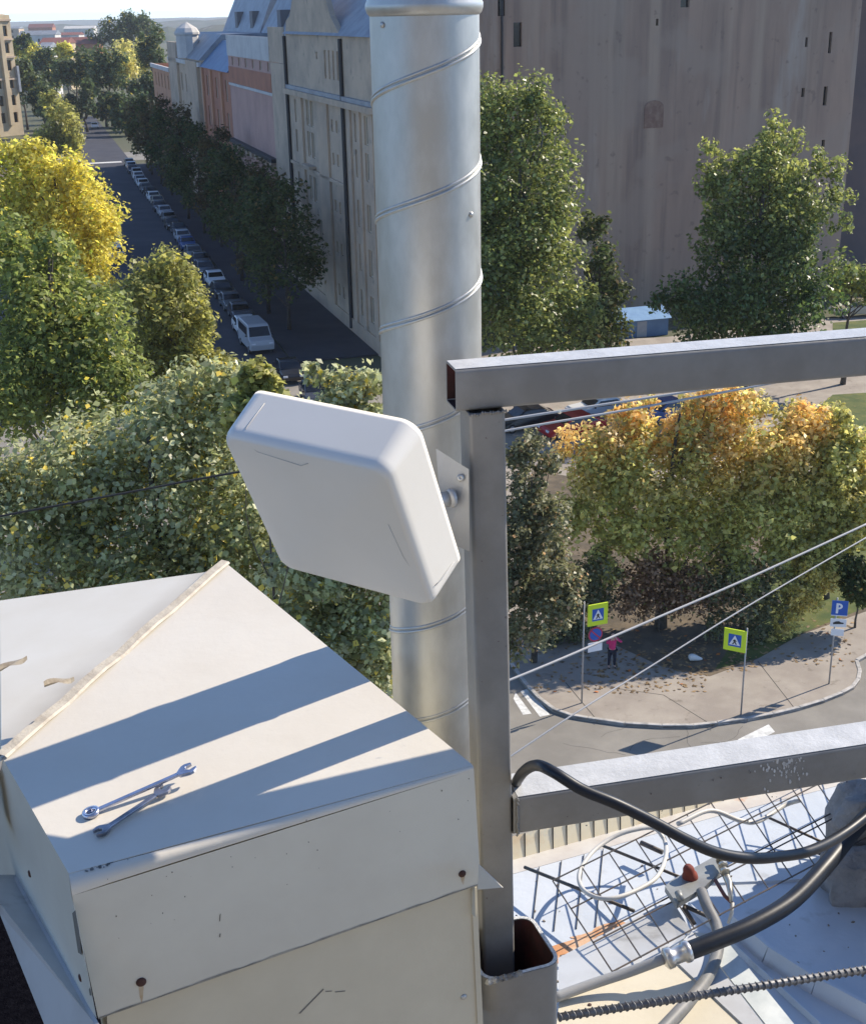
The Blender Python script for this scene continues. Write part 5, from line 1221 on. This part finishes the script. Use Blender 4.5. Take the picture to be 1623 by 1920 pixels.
# welded wire mesh
mb = MB(); LW = mat('mesh_wire', (.06, .058, .056), .55, metal=.2, col2=(.11, .08, .06), scale=25)
c00, c01, c10, c11 = RP(1036, 1652, .10), RP(1148, 1823, .14), RP(1612, 1368, .12), RP(1720, 1520, .16)
P = lambda s, t: (c00 * (1 - t) + c01 * t) * (1 - s) + (c10 * (1 - t) + c11 * t) * s
NL = 13
for i in range(NL + 1):
    s_ = i / NL; mb.tube([P(s_, 0), P(s_, 1)], .0019, 6)
for t in (0, .34, .66, .71, 1): mb.tube([P(0, t) + RN * .002, P(1, t) + RN * .002], .0019, 6)
tag(mb.build('wire_mesh', LW), 'bent panel of dark welded wire mesh over the sheet roof', 'mesh')
def rod(label, a, b, r_, la=.02, lb=.02):
    tag(MB().tube([RP(*a, la), RP(*b, lb)], r_, 8).build('metal_rod', LW, smooth=True), label, 'rod')
rod('dark rod lying left of the mesh next to the post socket', (983, 1626), (1188, 1708), .0042, .06, .10); rod('dark rod under the mesh reaching the rusty clamp', (1130, 1586), (1278, 1646), .0038, .08, .12)
rod('short thick black rod beside the pale cable loop', (1201, 1580), (1241, 1598), .0065, .05, .05); rod('long dark rod at the right under the mesh', (1440, 1533), (1570, 1592), .0036, .06, .02)
rod('dark rod end sticking out under the hose bend', (1505, 1592), (1566, 1610), .0034, .02, .01)
# pale cable loop
LOOP = mat('pale_cable', (.58, .56, .50), .5, col2=(.48, .46, .42), scale=10)
lp = [(1246, 1575, .10), (1225, 1553, .12), (1185, 1557, .12), (1145, 1572, .11), (1108, 1600, .10), (1086, 1636, .10), (1090, 1664, .11), (1115, 1682, .12), (1150, 1684, .13), (1195, 1668, .13), (1230, 1645, .13), (1246, 1612, .12), (1248, 1590, .11), (1244, 1570, .10)]
tag(MB().tube(spline([RP(*p) for p in lp], 8), .0052, 10).build('cable_loop', LOOP, smooth=True), 'pale cable coiled in a loop on the wire mesh', 'cable')
lp = [(1270, 1545, .16), (1330, 1520, .16), (1385, 1538, .12), (1420, 1540, .10), (1470, 1510, .1), (1500, 1500, .12)]
tag(MB().tube(spline([RP(*p) for p in lp], 8), .006, 10).build('pale_cable', LOOP, smooth=True), 'pale cable snaking under the middle rail by the rusty eave', 'cable')
# clamp
CLM = mat('grey_casting', (.30, .31, .29), .5, metal=.3, col2=(.22, .22, .21), scale=12); cl = empty('clamp', RP(1300, 1650, .14), 'grey cast clamp with a rusty red stud on the wire mesh', 'clamp')
slab(cl, 'plate', CLM, [(1246, 1662), (1258, 1650), (1338, 1606), (1350, 1634), (1318, 1664), (1268, 1694)], .15, .014)
MB().lathe(RP(1293, 1645, .15), unit(RN * .8 + V(-.25, -.3, .2)), [(.018, -.004), (.0175, .008), (.014, .014), (.0125, .03), (.009, .037), (0, .039)], 16).build('rusty_stud', mat('red_rust', (.22, .045, .025), .8, col2=(.14, .03, .02), scale=40), cl, smooth=True)
MB().tube([RP(1276, 1688, .155), RP(1270, 1672, .165)], .008, 12).build('bolt', CLM, cl, smooth=True)
MB().tube([RP(1281, 1698, .13), RP(1335, 1722, .10)], .0048, 8).build('leg', LW, cl, smooth=True); MB().tube([RP(1280, 1700, .13), RP(1302, 1734, .10)], .0048, 8).build('leg', LW, cl, smooth=True)
BRS = mat('bright_fitting', (.62, .58, .48), .3, metal=.8, col2=(.4, .36, .28), scale=40)
fi = empty('fitting', RP(1362, 1650, .15), 'bright metal turnbuckle fitting with a pale tail beside the clamp', 'fitting')
MB().tube([RP(1345, 1604, .17), RP(1356, 1632, .165), RP(1366, 1656, .16), RP(1370, 1690, .15)], [.008, .009, .008, .004], 12).build('body', BRS, fi, smooth=True)
for k, (x, y) in enumerate(((1350, 1612), (1354, 1622), (1358, 1634))): MB().lathe(RP(x, y, .172), unit(RP(1366, 1656, .16) - RP(1345, 1604, .17)), [(.0115, 0), (.0115, .005), (.009, .006)], 12).build('nut', BRS, fi)
MB().tube([RP(1340, 1650, .15), RP(1358, 1680, .14), RP(1371, 1692, .14)], .0045, 8).build('strap', mat('red_brown_strap', (.16, .06, .05), .6), fi, smooth=True)
MB().tube([RP(1372, 1692, .14), RP(1371, 1712, .12), RP(1364, 1732, .10)], [.0045, .004, .003], 8).build('tail', LOOP, fi, smooth=True)
# cables and hoses
GRC = mat('grey_cable', (.20, .195, .185), .55, col2=(.15, .15, .14), scale=20); BLK = mat('black_rubber', (.010, .012, .017), .42, col2=(.016, .019, .026), scale=14, spec=.35, bump=.02, bscale=80)
lp = [(1314, 1672, .15), (1326, 1702, .15), (1342, 1735, .14), (1346, 1768, .14), (1338, 1806, .14), (1318, 1844, .15), (1284, 1884, .16), (1232, 1940, .17)]
tag(MB().tube(spline([RP(*p) for p in lp], 8), .0125, 12).build('grey_cable', GRC, smooth=True), 'thick grey cable hanging from the clamp toward the bottom edge', 'cable')
lp = [(1700, 1478, .28), (1640, 1518, .27), (1597, 1560, .26), (1548, 1622, .25), (1485, 1688, .23), (1412, 1733, .22), (1340, 1764, .21), (1283, 1786, .20)]
hz_ = empty('hose', RP(1412, 1733, .22), 'fat black hose curving up to the right edge with a steel end ferrule', 'hose')
MB().tube(spline([RP(*p) for p in lp], 10), .0185, 18).build('rubber', BLK, hz_, smooth=True)
A_, B_ = RP(1286, 1784, .20), RP(1246, 1799, .19); ax_ = unit(B_ - A_)
MB().lathe(A_, ax_, [(.0165, -.01), (.0215, -.005), (.0225, 0), (.0215, .006), (.0175, .008), (.0175, .03), (.0215, .033), (.0215, .044), (.018, .047), (.013, .05), (0, .05)], 20).build('ferrule', mat('zinc_ferrule', (.62, .61, .58), .3, metal=.75, col2=(.5, .48, .45), scale=40), hz_, smooth=True)
lp = [(1246, 1797, .19), (1180, 1822, .165), (1110, 1845, .15), (1035, 1872, .14)]
tag(MB().tube(spline([RP(*p) for p in lp], 6), .0105, 12).build('conduit', mat('grey_conduit', (.33, .33, .32), .45, col2=(.27, .27, .27), scale=9), smooth=True), 'grey conduit tube running from the hose ferrule along the grey flashing', 'conduit')
lp = [(925, 1560, 2.2), (945, 1520, 2.16), (962, 1478, 2.08), (980, 1448, 1.93), (1005, 1435, 1.83), (1036, 1447, 1.79), (1090, 1480, 1.78), (1155, 1507, 1.78), (1222, 1540, 1.79), (1285, 1574, 1.8), (1340, 1598, 1.82), (1402, 1609, 1.85), (1462, 1606, 1.9), (1522, 1594, 1.96), (1585, 1560, 2.04), (1660, 1500, 2.12)]
tag(MB().tube(spline([D(*p) for p in lp], 8), .0082, 12).build('black_cable', BLK, smooth=True), 'black cable looping over the middle rail from the post to the right edge', 'cable')
# ribbed reinforcing bar
A_, B_ = D(1046, 1907, 1.95), D(1660, 1812, 2.05); Lr = np.linalg.norm(B_ - A_); ax_ = (B_ - A_) / Lr
RB = mat('rebar_steel', (.13, .13, .135), .5, metal=.4, col2=(.2, .2, .2), scale=60); mb = MB(); mb.tube([A_, B_], .0058, 12)
n1_ = unit(np.cross(ax_, FWD)); n2_ = np.cross(ax_, n1_)
for k in range(int(Lr / .0105)):
    for sd in (0, math.pi):
        pts = [A_ + ax_ * (k * .0105 + .004 * math.sin(t - sd)) + (n1_ * math.cos(t) + n2_ * math.sin(t)) * .0062 for t in np.linspace(sd + .25, sd + 2.9, 7)]; mb.tube(pts, .0013, 5)
tag(mb.build('reinforcing_bar', RB, smooth=True), 'ribbed steel reinforcing bar running across the bottom right corner', 'bar')

# unseen terrace behind the camera: pale deck and wall added to bounce warm light
tr0 = empty('bounce_terrace', V(0, -2, 23.6), 'pale roof terrace and wall behind the viewpoint, added for warm bounce light', 'terrace')
TER = mat('pale_bounce_terrace', (.36, .33, .27), .9, col2=(.31, .285, .235), scale=2)
MB().box(V(-4, -3.5, 23.7), V(9, 0, 0), V(0, 4.6, 0), ZU * .12).build('deck', TER, tr0)
wb = MB(); wall_open(wb, V(-4, -3.5, 23.8), V(1, 0, 0), ZU, V(0, 1, 0), 0, 9, 0, 3.4, [(5.5, 6.5, .05, 2.1)], .3); wb.build('wall', TER, tr0)
MB().box(V(1.5, -3.78, 23.85), V(1, 0, 0), V(0, .05, 0), ZU * 2.05).build('door', MT['slate'], tr0)

# ------------------------------------------------------------------ air
hm = bpy.data.materials.new('haze'); hm.use_nodes = True; nt = hm.node_tree
nt.nodes.remove(nt.nodes['Principled BSDF']); vp = nt.nodes.new('ShaderNodeVolumePrincipled')
vp.inputs['Color'].default_value = (.86, .93, 1.0, 1); vp.inputs['Density'].default_value = .00013; vp.inputs['Anisotropy'].default_value = .2
nt.links.new(vp.outputs[0], nt.nodes['Material Output'].inputs['Volume'])
hb_ = MB().box(V(-9500, -9500, -1.5), V(19000, 0, 0), V(0, 19000, 0), ZU * 70).build('haze', hm); tag(hb_, kind='stuff')

db = random.Random(6); mb = MB()
for k in range(55):
    p = RP(db.uniform(985, 1620), db.uniform(1600, 1900), .001); r_ = db.uniform(.0008, .003); a = db.uniform(0, 6)
    u = V(math.cos(a), math.sin(a), 0) * r_ * 2; w = V(-math.sin(a), math.cos(a), 0) * r_
    mb.prism([p - u, p + w * 1.2, p + u * .8, p - w], RN * r_ * .7)
tag(mb.build('roof_debris', mat('grit', (.16, .13, .1), .95, col2=(.35, .3, .24), scale=90)), kind='stuff')
